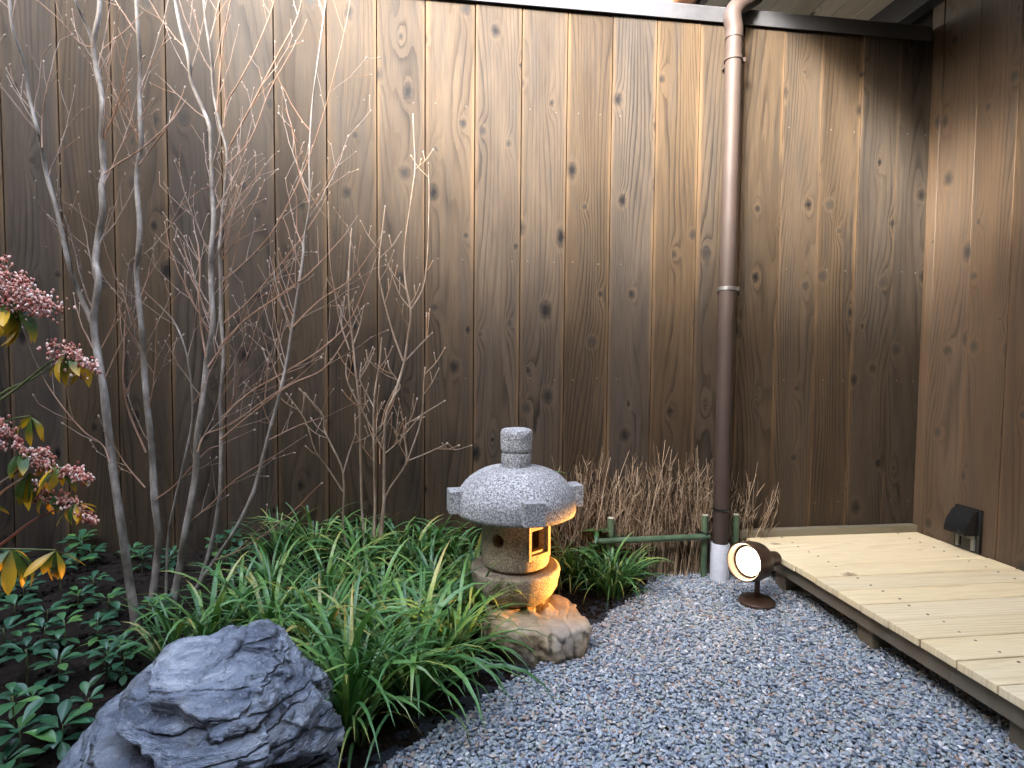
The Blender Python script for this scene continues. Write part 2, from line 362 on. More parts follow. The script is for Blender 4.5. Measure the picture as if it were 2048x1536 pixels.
def m_emit(name, c, s):
    M = mat(name); g = NG(M); g.b.inputs['Emission Color'].default_value = (*c, 1); g.b.inputs['Emission Strength'].default_value = s; g.col(c); return M
M_LENS = m_emit('lit_lens', (1, .82, .55), 2.2)
M_REFL = simple('lamp_reflector', (.55, .42, .28), .25, .5, .8, .05)

# ================================================================== ground
b = MB(); b.add([(-60, -60, ZG-.06), (60, -60, ZG-.06), (60, 60, ZG-.06), (-60, 60, ZG-.06)], [(0, 1, 2, 3)])
P(b.build('ground', simple('packed_earth', (.10, .085, .065), .95, .2, 0, .2, scale=3)), kind='structure')
b = MB(); b.add([(-3.2, -3.0, ZG-.02), (-.0, -3.0, ZG-.02), (-.0, -.0, ZG-.02), (-3.2, 0, ZG-.02)], [(0, 1, 2, 3)])
P(b.build('gravel_base', M_GSUB), kind='structure')
# soil of the planting bed
b = MB(); nx, ny = 170, 130; x0, x1, y0, y1 = -4.2, -.86, -2.4, -.002; idx = {}
for j in range(ny+1):
    for i in range(nx+1):
        x = x0+(x1-x0)*i/nx; y = y0+(y1-y0)*j/ny; s = bed_s(x, y)+.02*noise.noise((x*6, y*6, 0))
        if s > -.06:
            h = bed_h(x, y)+.010*noise.noise((x*30, y*30, 1))+.006*noise.noise((x*80, y*80, 2))
            if s < 0: h += s*.35
            idx[i, j] = len(b.v); b.v.append((x, y, h))
for (i, j) in list(idx):
    q = [(i, j), (i+1, j), (i+1, j+1), (i, j+1)]
    if all(k in idx for k in q): b.f.append(tuple(idx[k] for k in q))
soil = P(b.build('soil_bed', M_SOIL, smooth=True), kind='structure')
b = MB(); rg = random.Random(3)
for k in range(5200):
    x = rg.uniform(-3.4, -1.0); y = rg.uniform(-1.6, -.02); s = bed_s(x, y)
    if s < -.01: continue
    r = rg.uniform(.0025, .008)*(1 if rg.random() < .93 else 1.6)
    b.blob((x, y, bed_h(x, y)+r*.3), (r, r*rg.uniform(.6, 1), r*.7), Euler((rg.random()*6, rg.random()*6, 0)).to_matrix(), 5, 3)
P(b.build('soil_crumbs', M_SOIL, soil), kind='stuff')

# gravel: a cloud of points, one pebble on each
pts = []; rg = random.Random(11); sp = .0080
ny = int(1.9/sp/.866)
for lay in range(2):
    for j in range(ny):
        for i in range(int(2.6/sp)):
            x = -2.62+(i+.5*(j % 2))*sp+rg.uniform(-.45, .45)*sp+lay*.004; y = -1.92+j*sp*.866+rg.uniform(-.45, .45)*sp
            s = bed_s(x, y)+.022*noise.noise((x*6, y*6, 0))+.012*noise.noise((x*25, y*25, 5))
            if s > -.01+rg.uniform(-.008, .006) or y > -.03 or x > -.25: continue
            if lay and rg.random() > .5: continue
            pts.append((x, y, ZG-.009+lay*.0055+.004*noise.noise((x*9, y*9, 7))+rg.uniform(-.0015, .0015)))
me = bpy.data.meshes.new('gravel'); me.from_pydata(pts, [], []); me.materials.append(M_PEB)
gr = P(link('gravel', me), kind='stuff')
ng = bpy.data.node_groups.new('pebbles', 'GeometryNodeTree')
ng.interface.new_socket('Geometry', in_out='INPUT', socket_type='NodeSocketGeometry')
ng.interface.new_socket('Geometry', in_out='OUTPUT', socket_type='NodeSocketGeometry')
N = ng.nodes.new; L = ng.links.new
gi = N('NodeGroupInput'); go = N('NodeGroupOutput')
ico = N('GeometryNodeMeshIcoSphere'); ico.inputs['Radius'].default_value = 1; ico.inputs['Subdivisions'].default_value = 2
smo = N('GeometryNodeSetShadeSmooth'); L(ico.outputs[0], smo.inputs[0])
spn = N('GeometryNodeSetPosition'); nz = N('ShaderNodeTexNoise'); nz.inputs['Scale'].default_value = .9
vsub = N('ShaderNodeVectorMath'); vsub.operation = 'SUBTRACT'; vsub.inputs[1].default_value = (.5, .5, .5); L(nz.outputs['Color'], vsub.inputs[0])
vmu = N('ShaderNodeVectorMath'); vmu.operation = 'SCALE'; vmu.inputs['Scale'].default_value = .9; L(vsub.outputs[0], vmu.inputs[0])
L(smo.outputs[0], spn.inputs[0]); L(vmu.outputs[0], spn.inputs['Offset'])
sm = N('GeometryNodeSetMaterial'); sm.inputs['Material'].default_value = M_PEB; L(spn.outputs[0], sm.inputs[0])
iop = N('GeometryNodeInstanceOnPoints'); L(gi.outputs[0], iop.inputs['Points']); L(sm.outputs[0], iop.inputs['Instance'])
rr = N('FunctionNodeRandomValue'); rr.data_type = 'FLOAT_VECTOR'; rr.inputs[0].default_value = (-.5, -.5, 0); rr.inputs[1].default_value = (.5, .5, 6.28)
rs = N('FunctionNodeRandomValue'); rs.data_type = 'FLOAT_VECTOR'; rs.inputs[0].default_value = (.0032, .0026, .0020); rs.inputs[1].default_value = (.0080, .0057, .0040); rs.inputs['Seed'].default_value = 5
L(rr.outputs[0], iop.inputs['Rotation']); L(rs.outputs[0], iop.inputs['Scale']); L(iop.outputs[0], go.inputs[0])
md = gr.modifiers.new('pebbles', 'NODES'); md.node_group = ng

# ================================================================== fence
ZC = 1.9                                              # underside of the metal cap
def board_mesh(name, w, h, t, mt, ch=.003):
    b = MB(); x = w/2
    prof = [(-x, 0), (-x, -t+ch), (-x+ch, -t), (x-ch, -t), (x, -t+ch), (x, 0)]
    nseg = 8; n = len(prof)
    vs = [(px, py, h*k/nseg) for k in range(nseg+1) for px, py in prof]
    fs = [(k*n+i, k*n+(i+1) % n, (k+1)*n+(i+1) % n, (k+1)*n+i) for k in range(nseg) for i in range(n)]
    fs += [tuple(range(n))[::-1], tuple(nseg*n+i for i in range(n))]
    b.add(vs, fs); return b.mesh(name, mt)
fence = P(empty('wooden_fence', (-2, 0, ZG)), 'tall brown stained cedar board fence with dark metal cap behind the garden', 'fence')
seam = [-3.097, -2.939, -2.773, -2.603, -2.436, -2.266, -2.1, -1.937, -1.765, -1.601, -1.437, -1.273, -1.108, -0.944, -0.775, -0.613, -0.457, -0.294, -0.135, 0.0]
while seam[0] > -4.6: seam.insert(0, seam[0]-.166)
rg = random.Random(5)
for i in range(len(seam)-1):
    w = seam[i+1]-seam[i]; xc = (seam[i]+seam[i+1])/2
    me = board_mesh('board', w-.0035, ZC-ZG+.03, .018, M_FENCE, .0008)
    Mx = Matrix.Translation((xc+2, -.0+rg.uniform(0, .003), 0))@Euler((0, 0, R(rg.uniform(-.5, .5)))).to_matrix().to_4x4()
    link('board', me, fence, Mx)
b = MB(); b.box((-.32, .03, (ZC-ZG)/2), (4.9, .02, ZC-ZG)); b.build('backing', M_BACK, fence)
b = MB()                                              # folded sheet cap
prof = [(-.030, ZC-.0), (-.030, ZC+.051), (-.026, ZC+.056), (.075, ZC+.060), (.075, ZC), (.070, ZC), (.068, ZC+.05), (-.024, ZC+.05), (-.024, ZC)]
vs = [(x, y, z-ZG) for x in (-2.65, 1.98) for y, z in prof]; n = len(prof)
b.add([(v[0], v[1], v[2]) for v in vs], [(i, i+n, (i+1) % n+n, (i+1) % n) for i in range(n)]+[tuple(range(n)), tuple(range(2*n-1, n-1, -1))])
b.build('cap_flashing', M_CAP, fence)
b = MB(); rg = random.Random(8)
for zz in (1.55, 1.02, .60, .12):
    for i in range(len(seam)-1):
        for s in (.22, .78):
            x = seam[i]*(1-s)+seam[i+1]*s+rg.uniform(-.01, .01)
            b.lathe([(.0026, 0), (.0024, .0015)], 7, Matrix.Translation((x+2, -.0155, zz-ZG+rg.uniform(-.004, .004)))@Euler((R(90), 0, 0)).to_matrix().to_4x4())
P(b.build('nail_heads', M_NAIL, fence), kind='stuff')

# ================================================================== house (right wing in view, unseen rear and side wings added for their shade)
house = P(empty('timber_house', (0, -1, ZG)), 'brown cedar clad house wall with boarded eave at the right edge', 'house')
ys = [.55, .39, .23, .07, -.059, -.21, -.359, -.515]
while ys[-1] > -3.3: ys.append(ys[-1]-.16)
rg = random.Random(21)
for i in range(len(ys)-1):
    y1, y2 = ys[i], ys[i+1]
    if y2 > .001: continue
    y1 = min(y1, -.004)
    me = board_mesh('board', y1-y2-.0035, 2.6, .018, M_WALL, .0008)
    Mx = Matrix.Translation((0+rg.uniform(0, .003)+.018, (y1+y2)/2+1, 0))@Euler((0, 0, R(-90+rg.uniform(-.4, .4)))).to_matrix().to_4x4()
    link('wall_board', me, house, Mx)
b = MB(); b.box((.08, -.35, 1.35), (.08, 6.0, 2.7)); b.build('wall_core', M_BACK, house)
ZE = 2.15
xs = [-.80+.094*k for k in range(9)]
sof = board_mesh('soffit_board', .0905, 6.6, .014, M_SOFF, .002)
for i in range(8):                                    # length along y, face down
    Mx = Matrix.Translation((xs[i]+.047, -2.6, ZE-ZG+rg.uniform(0, .002)))@Matrix(((-1, 0, 0, 0), (0, 0, 1, 0), (0, 1, 0, 0), (0, 0, 0, 1)))
    link('soffit_board', sof, house, Mx)
b = MB(); b.box((-.03, .7, ZE-ZG-.05), (.06, 6.6, .13)); b.build('wall_plate', simple('dark_beam', (.03, .028, .03), .6, .4), house, bevel=.003)
for yy in (-1.9, -.95, .75):
    b = MB(); b.box((-.42, yy+1, ZE-ZG+.055), (.80, .045, .08)); b.build('rafter', M_BEAM, house, bevel=.003)
b = MB(); b.add([(x, y+1, z-ZG) for y in (-3.6, 3.0) for x, z in ((-.88, 2.19), (-.88, 2.22), (.6, 2.62), (.6, 2.55))], [(0, 1, 5, 4), (1, 2, 6, 5), (2, 3, 7, 6), (3, 0, 4, 7), (0, 3, 2, 1), (4, 5, 6, 7)])
b.build('roof', M_ROOF, house)
b = MB(); b.box((-.815, .7, ZE-ZG+.03), (.022, 6.6, .08)); b.build('fascia', simple('fascia_paint', (.05, .045, .04), .5), house)
b = MB(); n = 10; r1, r2 = .055, .051                 # half-round gutter
prof = [(-.885+r1*math.cos(math.pi+math.pi*k/n), 2.175+r1*math.sin(math.pi+math.pi*k/n)) for k in range(n+1)]+[(-.885+r2*math.cos(2*math.pi-math.pi*k/n), 2.175+r2*math.sin(2*math.pi-math.pi*k/n)) for k in range(n+1)]
k = len(prof); b.add([(x, y+1, z-ZG) for y in (-3.6, 3.0) for x, z in prof], [(i, i+k, (i+1) % k+k, (i+1) % k) for i in range(k)]+[tuple(range(k)), tuple(range(2*k-1, k-1, -1))])
b.build('gutter', M_COPPER, house, auto=R(40))
# rear wing, unseen behind the viewer, added to shade the lower fence
b = MB(); b.box((-4.2, -2.6, 1.45), (9.5, .12, 2.9)); b.build('rear_shade_wall', M_DARKCLAD, house)
b = MB(); b.add([(x, y+1, z-ZG) for x in (-9.2, .7) for y, z in ((-2.55, 2.72), (-2.55, 2.79), (-4.6, 3.70), (-6.6, 2.79), (-6.6, 2.72))], [(0, 1, 2, 3, 4), (9, 8, 7, 6, 5), (0, 5, 6, 1), (1, 6, 7, 2), (2, 7, 8, 3), (3, 8, 9, 4), (4, 9, 5, 0)])
b.build('rear_shade_roof', M_ROOF, house)

b = MB(); b.box((-4.45, -.9, 1.45), (.12, 3.3, 2.9)); b.build('side_shade_wall', M_DARKCLAD, house)  # unseen left wing, added to shade the left of the fence
b = MB(); b.add([(x, y+1, z-ZG) for y in (-2.55, .75) for x, z in ((-4.15, 2.64), (-4.15, 2.70), (-5.7, 5.2), (-7.2, 2.7), (-7.2, 2.64))], [(4, 3, 2, 1, 0), (5, 6, 7, 8, 9), (1, 6, 5, 0), (2, 7, 6, 1), (3, 8, 7, 2), (4, 9, 8, 3), (0, 5, 9, 4)])
b.build('side_shade_roof', M_ROOF, house)  # added out of view, ridge raised to keep low sky off the corner

# ================================================================== deck
deck = P(empty('wooden_deck', (-.36, -.6, ZG)), 'pale new cypress plank deck beside the gravel along the house wall', 'deck')
XE = -.7218; rg = random.Random(4)
ed = [-.030]+[-.1406-.09895*k+.0 for k in range(0, 16)]
ed = [-.030, -.0416-.09895]+[-.2395-.09895*k for k in range(0, 15)]
for i in range(len(ed)-1):
    w = ed[i]-ed[i+1]-.0042
    me = board_mesh('plank', w, -.004-XE, .0, M_DECK) if 0 else None
    b = MB(); b.box((0, -.01, (-.004-XE)/2), (w, .02, -.004-XE)); me = b.mesh('plank', M_DECK)
    bm = bmesh.new(); bm.from_mesh(me); bmesh.ops.bevel(bm, geom=list(bm.edges), offset=.0014, segments=1, affect='EDGES'); bm.to_mesh(me); bm.free()
    Mx = Matrix(((0, 0, 1, XE+.36+rg.uniform(-.002, .001)), (1, 0, 0, (ed[i]+ed[i+1])/2+.6), (0, 1, 0, -ZG+rg.uniform(-.0008, .0008)), (0, 0, 0, 1)))
    link('plank', me, deck, Mx)
for x in (XE+.045, -.1):
    b = MB(); b.box((0, 0, 0), (.045, .05, 1.62)); me_ = b.build('joist', M_BEAM, deck, mw=Matrix.Translation((x+.36, -.85+.6, -.0465-ZG))@Euler((R(90), 0, 0)).to_matrix().to_4x4())
for y in (-.19, -.60, -1.05, -1.5):
    b = MB(); b.box((0, 0, .0), (.06, .06, .10)); b.build('post', M_BEAM, deck, bevel=.002, mw=Matrix.Translation((XE+.075+.36, y+.6, .02)))
b = MB(); rg = random.Random(12)
for i in range(len(ed)-1):
    for sy in (.22, .78):
        for xx in (-.587, -.1): b.lathe([(.0036, 0), (.0034, .0012)], 8, Matrix.Translation((xx+.36+rg.uniform(-.006, .006), ed[i]*(1-sy)+ed[i+1]*sy+.6, -ZG-.0002)))
P(b.build('nail_heads', M_NAIL, deck), kind='stuff')
slp = P(empty('timber_sleeper', (-.43, -.02, 0)), 'weathered square timber sleeper lying along the fence foot behind the deck', 'timber')
b = MB(); b.box((0, 0, 0), (.03, .034, .85)); b.build('sleeper_beam', M_SLEEP, slp, bevel=.002, mw=Matrix.Translation((0, .017-.012-.012, .012))@Euler((0, R(90), 0)).to_matrix().to_4x4())

# ================================================================== downpipe
PY = -.092; PX = at(1459, 400, PY).x
ZP = at(1461, 60, PY).z-ZG
dp = P(empty('downpipe', (PX, PY, ZG)), 'tall brown plastic rain downpipe fixed in front of the fence', 'downpipe')
b = MB(); b.tube([(0, 0, .13), (0, 0, .5), (0, 0, 1.2), (0, 0, 1.80), (0, 0, ZP-.012)], .0280, 28); b.build('pipe', M_PIPE, dp, auto=R(40))
O_ = Vector((PX, PY, ZG))
b = MB(); b.tube(catmull([(0, 0, ZP-.03), (0, 0, ZP), at(1465, 32, PY)-O_, at(1474, 14, PY+.008)-O_, at(1492, 4, PY+.035)-O_, at(1512, -8, PY+.07)-O_], 5), .0305, 24); b.build('elbow', M_PIPE, dp, auto=R(40))
b = MB(); b.tube([at(1508, -6, PY+.062)-O_, at(1560, -40, PY+.16)-O_, at(1590, -75, PY+.2)-O_], .0275, 20); b.build('gutter_outlet', M_PIPE, dp, auto=R(40))
for z in (at(1459, 118, PY).z, at(1448, 577, PY).z):
    b = MB(); b.lathe([(.0283, -.006), (.0317, -.006), (.0317, .006), (.0283, .006)], 28, Matrix.Translation((0, 0, z-ZG)), False, False)
    b.box((.037, 0, z-ZG), (.014, .012, .014)); b.box((0, .045, z-ZG), (.012, .05, .01)); b.build('bracket', M_STEEL if z < 1.2 else M_PIPE, dp, auto=R(40))
zc = at(1437, 1018, PY).z-ZG
b = MB(); b.lathe([(.0283, -.005), (.031, -.004), (.031, .004), (.0283, .005)], 28, Matrix.Translation((0, 0, zc)), False, False); b.build('pipe_collar', M_BLACK, dp, auto=R(40))
b = MB(); b.lathe([(.034, -.03), (.034, .128), (.032, .131), (.0283, .131)], 28, None, True, False); b.build('pipe_sleeve', M_GREYPVC, dp, auto=R(40))

# ================================================================== wall outlet hood
oh = P(empty('outlet_cover', (0, -.262, .0)), 'black plastic hooded outlet cover low on the house wall', 'outlet cover')
b = MB(); hw = .042; prof = [(0, .155), (-.012, .156), (-.036, .140), (-.055, .112), (-.064, .078), (-.064, .066), (-.058, .066), (-.056, .078), (-.048, .108), (-.032, .132), (-.010, .146), (0, .147)]
k = len(prof); b.add([(x, y, z) for y in (-hw, hw) for x, z in prof], [(i, i+k, (i+1) % k+k, (i+1) % k) for i in range(k-1)])
b.add([(x, -hw, z) for x, z in prof[:6]]+[(0, -hw, .066)], [tuple(range(7))]); b.add([(x, hw, z) for x, z in prof[:6]]+[(0, hw, .066)], [tuple(range(7))[::-1]])
b.build('hood', M_BLACK, oh, auto=R(50))
b = MB(); b.box((-.007, 0, .08), (.014, .1, .155)); b.build('back_plate', M_BLACK, oh, bevel=.003)
b = MB(); b.box((-.017, 0, .058), (.006, .07, .016)); b.box((-.017, -.03, .030), (.006, .012, .04)); b.box((-.017, .03, .030), (.006, .012, .04)); b.build('latch_plate', M_PLATE, oh)

# ================================================================== stone lantern
LY = -.37; LB = at(1030, 1205, LY)                    # foot of the lantern on its rock
SC = (LB-CP).dot(_f)/FPX                              # metres per picture pixel there
Zb = LB.z
def lz(py): return at(1030, py, LY).z-Zb
lan = P(empty('stone_lantern', (LB.x, LB.y, Zb)), 'low carved granite garden lantern with domed roof on a tan rock', 'stone lantern')
def rough_mesh(me, amp, fr, seed=0):
    chips = Vector((seed, seed*.3, seed*.6))
    for v in me.vertices:
        n = v.normal; c = v.co
        d = amp*noise.noise((c.x*fr+seed, c.y*fr, c.z*fr))+amp*.4*noise.noise((c.x*fr*4, c.y*fr*4+seed, c.z*fr*4))
        ch = noise.noise(c*75+chips); d -= .0022*max(0, ch-.42)/.3
        v.co = c+n*d
    me.update()
def densify(prof, step):
    out = [prof[0]]
    for a, c in zip(prof, prof[1:]):
        n = max(1, int(math.hypot(c[0]-a[0], c[1]-a[1])/step))
        out += [(a[0]+(c[0]-a[0])*k/n, a[1]+(c[1]-a[1])*k/n) for k in range(1, n+1)]
    return out
def stone(name, prof, mt, par, n=72, amp=.0012, fr=22, step=.006, mw=None, cA=True, cB=True):
    b = MB(); b.lathe(densify(prof, step), n, None, cA, cB); o = b.build(name, mt, par, mw=mw, auto=R(55)); rough_mesh(o.data, amp, fr, random.random()*50); return o
zr0 = lz(1035)
# heights from the foot
Hbowl0, Hbowl1 = 0.0, lz(1118)
rb = 178/2*SC
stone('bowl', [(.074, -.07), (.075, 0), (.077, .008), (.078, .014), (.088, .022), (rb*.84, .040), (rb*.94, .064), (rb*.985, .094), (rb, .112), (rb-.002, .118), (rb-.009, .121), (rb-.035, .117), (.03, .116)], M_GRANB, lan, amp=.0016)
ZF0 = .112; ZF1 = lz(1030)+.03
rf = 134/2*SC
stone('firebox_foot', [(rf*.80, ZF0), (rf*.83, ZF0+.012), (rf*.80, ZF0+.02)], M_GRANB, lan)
# hollow firebox with a square window and a round hole
def bool_firebox():
    b = MB(); z0, z1 = ZF0+.012, ZF1
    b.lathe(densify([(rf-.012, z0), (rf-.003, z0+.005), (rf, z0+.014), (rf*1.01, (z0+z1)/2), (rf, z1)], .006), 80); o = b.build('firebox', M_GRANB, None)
    cut = []
    c = MB(); c.lathe([(rf-.026, z0+.03), (rf-.026, z1-.012)], 48); cut.append(c)
    fa = R(-53); zc = (z0+z1)/2+.002
    Mw = Matrix.Rotation(fa, 4, 'Z')
    # raised frame first (union)
    u = MB(); u.box((rf-.019, 0, zc), (.036, .090, .104), Mw)
    c = MB(); c.box((rf+.0205, 0, zc), (.06, .070, .078), Mw); 
    c2 = MB(); c2.box((rf-.02, 0, zc), (.12, .056, .060), Mw)
    Mh = Matrix.Rotation(R(-128), 4, 'Z')@Matrix.Translation((rf, 0, zc+.004))@Euler((0, R(90), 0)).to_matrix().to_4x4()
    c3 = MB(); c3.lathe([(.0195, -.06), (.0195, .05)], 28, Mh)
    c4 = MB(); c4.box((-rf, 0, zc), (.12, .05, .055), Mw)
    tmp = []
    for q, op in ((u, 'UNION'), (cut[0], 'DIFFERENCE'), (c, 'DIFFERENCE'), (c2, 'DIFFERENCE'), (c3, 'DIFFERENCE'), (c4, 'DIFFERENCE')):
        t = q.build('tmp', M_GRANB); tmp.append(t); mdd = o.modifiers.new('b', 'BOOLEAN'); mdd.operation = op; mdd.object = t; mdd.solver = 'EXACT'
    dg = bpy.context.evaluated_depsgraph_get(); me = bpy.data.meshes.new_from_object(o.evaluated_get(dg))
    bpy.data.objects.remove(o)
    for t in tmp: bpy.data.objects.remove(t)
    for p in me.polygons: p.use_smooth = True
    me.set_sharp_from_angle(angle=R(30)); me.name = 'firebox'
    if not me.materials: me.materials.append(M_GRANB)
    # second pass: the sunk border round the window is left by the raised frame's own thickness
    return link('firebox', me, lan)
bool_firebox()
rr_ = 236/2*SC; zr = lz(1022)
dome = [(rf*.9, zr+.004), (rr_-.02, zr-.004), (rr_-.004, zr), (rr_, zr+.010), (rr_-.001, zr+.034)]
zt = lz(930)
for k in range(1, 13):
    a = math.pi/2*k/13; dome.append(((rr_-.001)*math.cos(a)**.80+.0*a, zr+.034+(zt-zr-.034)*math.sin(a)**1.08))
roof = stone('roof', dome, M_GRAN, lan, 96, .0018, 16, .006)
for a in (R(-83), R(7), R(97), R(187)):
    b = MB(); b.box((rr_-.002, 0, zr+.042), (.056, .060, .066)); 
    o = b.build('roof_stub', M_GRAN, roof, bevel=.0028, mw=Matrix.Rotation(a, 4, 'Z'))
z1 = lz(921); z2 = lz(903); z3 = lz(858); r1 = 31*SC
stone('finial_neck', [(r1*.9, zt-.008), (r1*.97, z1+.002), (r1*.97, z2-.006), (r1*.92, z2-.001), (r1*.75, z2)], M_GRAN, lan, 40, .001, 30, .005)
stone('finial', [(r1*.75, z2), (r1*.93, z2+.001), (r1, z2+.008), (r1*1.02, z3-.010), (r1*.95, z3-.002), (r1*.8, z3+.001), (.004, z3+.002)], M_GRAN, lan, 40, .0012, 30, .005)

# ---------------- rocks: a closed lump whose outline is given as radius over angle, with its own depth
def lump(name, mt, cen, right, outl, depth, disp, sub=6, pw=2.3, par=None, planes=()):
    right = Vector(right).normalized(); up = Vector((0, 0, 1)); fr = right.cross(up)*-1   # fr points away from the viewer side
    fr = up.cross(right)
    bm = bmesh.new(); bmesh.ops.create_icosphere(bm, subdivisions=sub, radius=1)
    ang = [(math.atan2(q[1], q[0]), math.hypot(*q)) for q in outl]; ang.sort()
    ang = [(ang[-1][0]-2*math.pi, ang[-1][1])]+ang+[(ang[0][0]+2*math.pi, ang[0][1])]
    def Rad(a):
        for (a0, r0), (a1, r1) in zip(ang, ang[1:]):
            if a0 <= a <= a1:
                t = (a-a0)/(a1-a0+1e-9); return r0*(1-t)+r1*t
        return ang[0][1]
    for v in bm.verts:
        d = v.co.normalized(); a = math.atan2(d.z, d.x); c = math.hypot(d.x, d.z); R_ = Rad(a)
        D = depth[0] if d.y < 0 else depth[1]
        r = 1/((c/R_)**pw+(abs(d.y)/D)**pw)**(1/pw)
        for nn, dd in planes:
            c_ = nn[0]*d.x+nn[1]*d.y+nn[2]*d.z
            if c_ > .05:
                k_ = dd/c_; h_ = max(0, min(1, .5+.5*(k_-r)/.02)); r = k_*(1-h_)+r*h_-.02*h_*(1-h_)
        p = d*r; q = disp(p, d)
        w = right*q.x+up*q.z+fr*q.y
        v.co = w
    me = bpy.data.meshes.new(name); bm.to_mesh(me); bm.free(); me.materials.append(mt)
    for p in me.polygons: p.use_smooth = True
    o = link(name, me, par); o.location = cen; return o
# base rock under the lantern
RC = at(1085, 1262, -.47); s2 = (RC-CP).dot(_f)/FPX
def px2(lst, cx, cy, s): return [((x-cx)*s, (cy-y)*s) for x, y in lst]
def facet(p, sc, seed=0.0):                            # flat chips: every cell has its own tilt
    q = p*sc+Vector((seed, seed*.7, -seed)); q = q+Vector((noise.noise(q*1.3), noise.noise(q*1.3+Vector((7, 3, 1))), noise.noise(q*1.3+Vector((1, 9, 4)))))*.25
    dist, pt = noise.voronoi(q); c = pt[0]
    gvec = Vector((noise.noise(c*5.1), noise.noise(c*5.1+Vector((11, 0, 0))), noise.noise(c*5.1+Vector((0, 17, 0)))))*2.2
    return (q-c).dot(gvec)/sc
def disp_tan(p, d):
    n = noise.noise(p*9+Vector((3, 1, 2)))*.012+noise.noise(p*22)*.003+noise.noise(p*60)*.003
    r = abs(noise.noise(Vector((p.x*24+p.z*9, p.y*9, p.z*8)))); n -= .016*max(0, .25-r)/.25*(1 if p.x > -.02 and p.z < .06 else .2)
    n += .15*facet(p, 12, 3.0)+.13*facet(p, 34, 8.0)
    return p+d*n
br = lump('base_rock', M_TAN, RC, (1, -.12, 0), px2([(985, 1215), (1010, 1200), (1060, 1190), (1110, 1190), (1150, 1205), (1172, 1240), (1170, 1275), (1140, 1315), (1080, 1345), (1040, 1330), (1000, 1290), (968, 1250)], 1085, 1262, s2), (.14, .16), disp_tan, 6, 2.3, None, [((.06, .0, 1), .056)])
P(br, 'tan weathered rock carrying the stone lantern at the gravel edge', 'rock')
# dark boulder in the foreground
BY = -1.0; BC = at(410, 1500, BY); s3 = (BC-CP).dot(_f)/FPX
strd = Vector((math.cos(R(27)), 0, math.sin(R(27)))); strq = Vector((-math.sin(R(27)), 0, math.cos(R(27))))
ledge = px2([(250, 1372), (300, 1378), (350, 1392), (420, 1402), (470, 1408), (530, 1428), (590, 1450), (640, 1492)], 410, 1500, s3)
def ledge_z(x):
    if x <= ledge[0][0]: return ledge[0][1]+ (ledge[0][0]-x)*.6
    for (a, b_), (c, d_) in zip(ledge, ledge[1:]):
        if a <= x <= c: return b_+(d_-b_)*(x-a)/(c-a)
    return ledge[-1][1]-(x-ledge[-1][0])*1.2
def hsh(i, j=0): return noise.noise((i*3.71+.37, j*1.93+.11, 7.7))
def disp_b(p, d):
    a, q = p.dot(strd), p.dot(strq)
    qq = q+.016*noise.noise(p*4)+.004*noise.noise(p*18)
    n = noise.noise(p*4.5+Vector((9, 4, 1)))*.012+noise.noise(p*11)*.008
    lf = sstep(.16, -.04, p.x); rt = 1-lf
    for th, am in ((.034, .0075), (.0115, .0055)):         # slate layers, each with its own edge
        L = math.floor(qq/th); f_ = qq/th-L
        o0 = noise.noise((a*5+L*9.1, L*4.7, p.y*4)); o1 = noise.noise((a*5+(L+1)*9.1, (L+1)*4.7, p.y*4))
        n += am*(o0+(o1-o0)*sstep(.86, 1.0, f_))*(.55+.75*lf)
    n += (.15+.85*rt)*(.20*facet(p, 8, 1.0)+.26*facet(p, 21, 5.0))+(.2+.5*rt)*.30*facet(p, 55, 2.0)
    if d.y < .2:
        t = p.z-ledge_z(p.x)+.010*noise.noise(p*16)+.006*noise.noise(p*45)
        fade = sstep(-.145, -.085, p.x)*sstep(.235, .17, p.x)
        n += fade*(.020*sstep(-.003, .002, t)*sstep(.16, .02, t)-(.034+.022*sstep(.0, .08, p.x))*sstep(-.042, -.010, t)*(1-sstep(-.005, .001, t)))
        t2 = t-.050-.012*noise.noise(Vector((p.x*9, 3, 0)))
        n += sstep(-.13, -.06, p.x)*sstep(.07, .01, p.x)*(.012*sstep(-.002, .002, t2)*sstep(.07, .0, t2)-.014*sstep(-.022, -.008, t2)*(1-sstep(-.004, .001, t2)))
    n += noise.noise(p*75)*.0016+noise.noise(p*150)*.0009
    return p+d*n
bo = lump('boulder', M_BOUL, BC, (1, .18, 0), px2([(118, 1560), (150, 1498), (215, 1438), (290, 1384), (345, 1340), (405, 1306), (455, 1288), (505, 1286), (545, 1306), (582, 1348), (615, 1400), (638, 1460), (648, 1520), (650, 1620), (560, 1680), (300, 1690), (130, 1640)], 410, 1500, s3), (.23, .20), disp_b, 7, 2.2, None, [((-.30, -.62, .72), .178), ((.10, -.80, .60), .205), ((.72, -.58, .38), .215), ((.25, -.35, .90), .215)])
P(bo, 'large dark blue-grey layered boulder with a deep crack at the front', 'boulder')

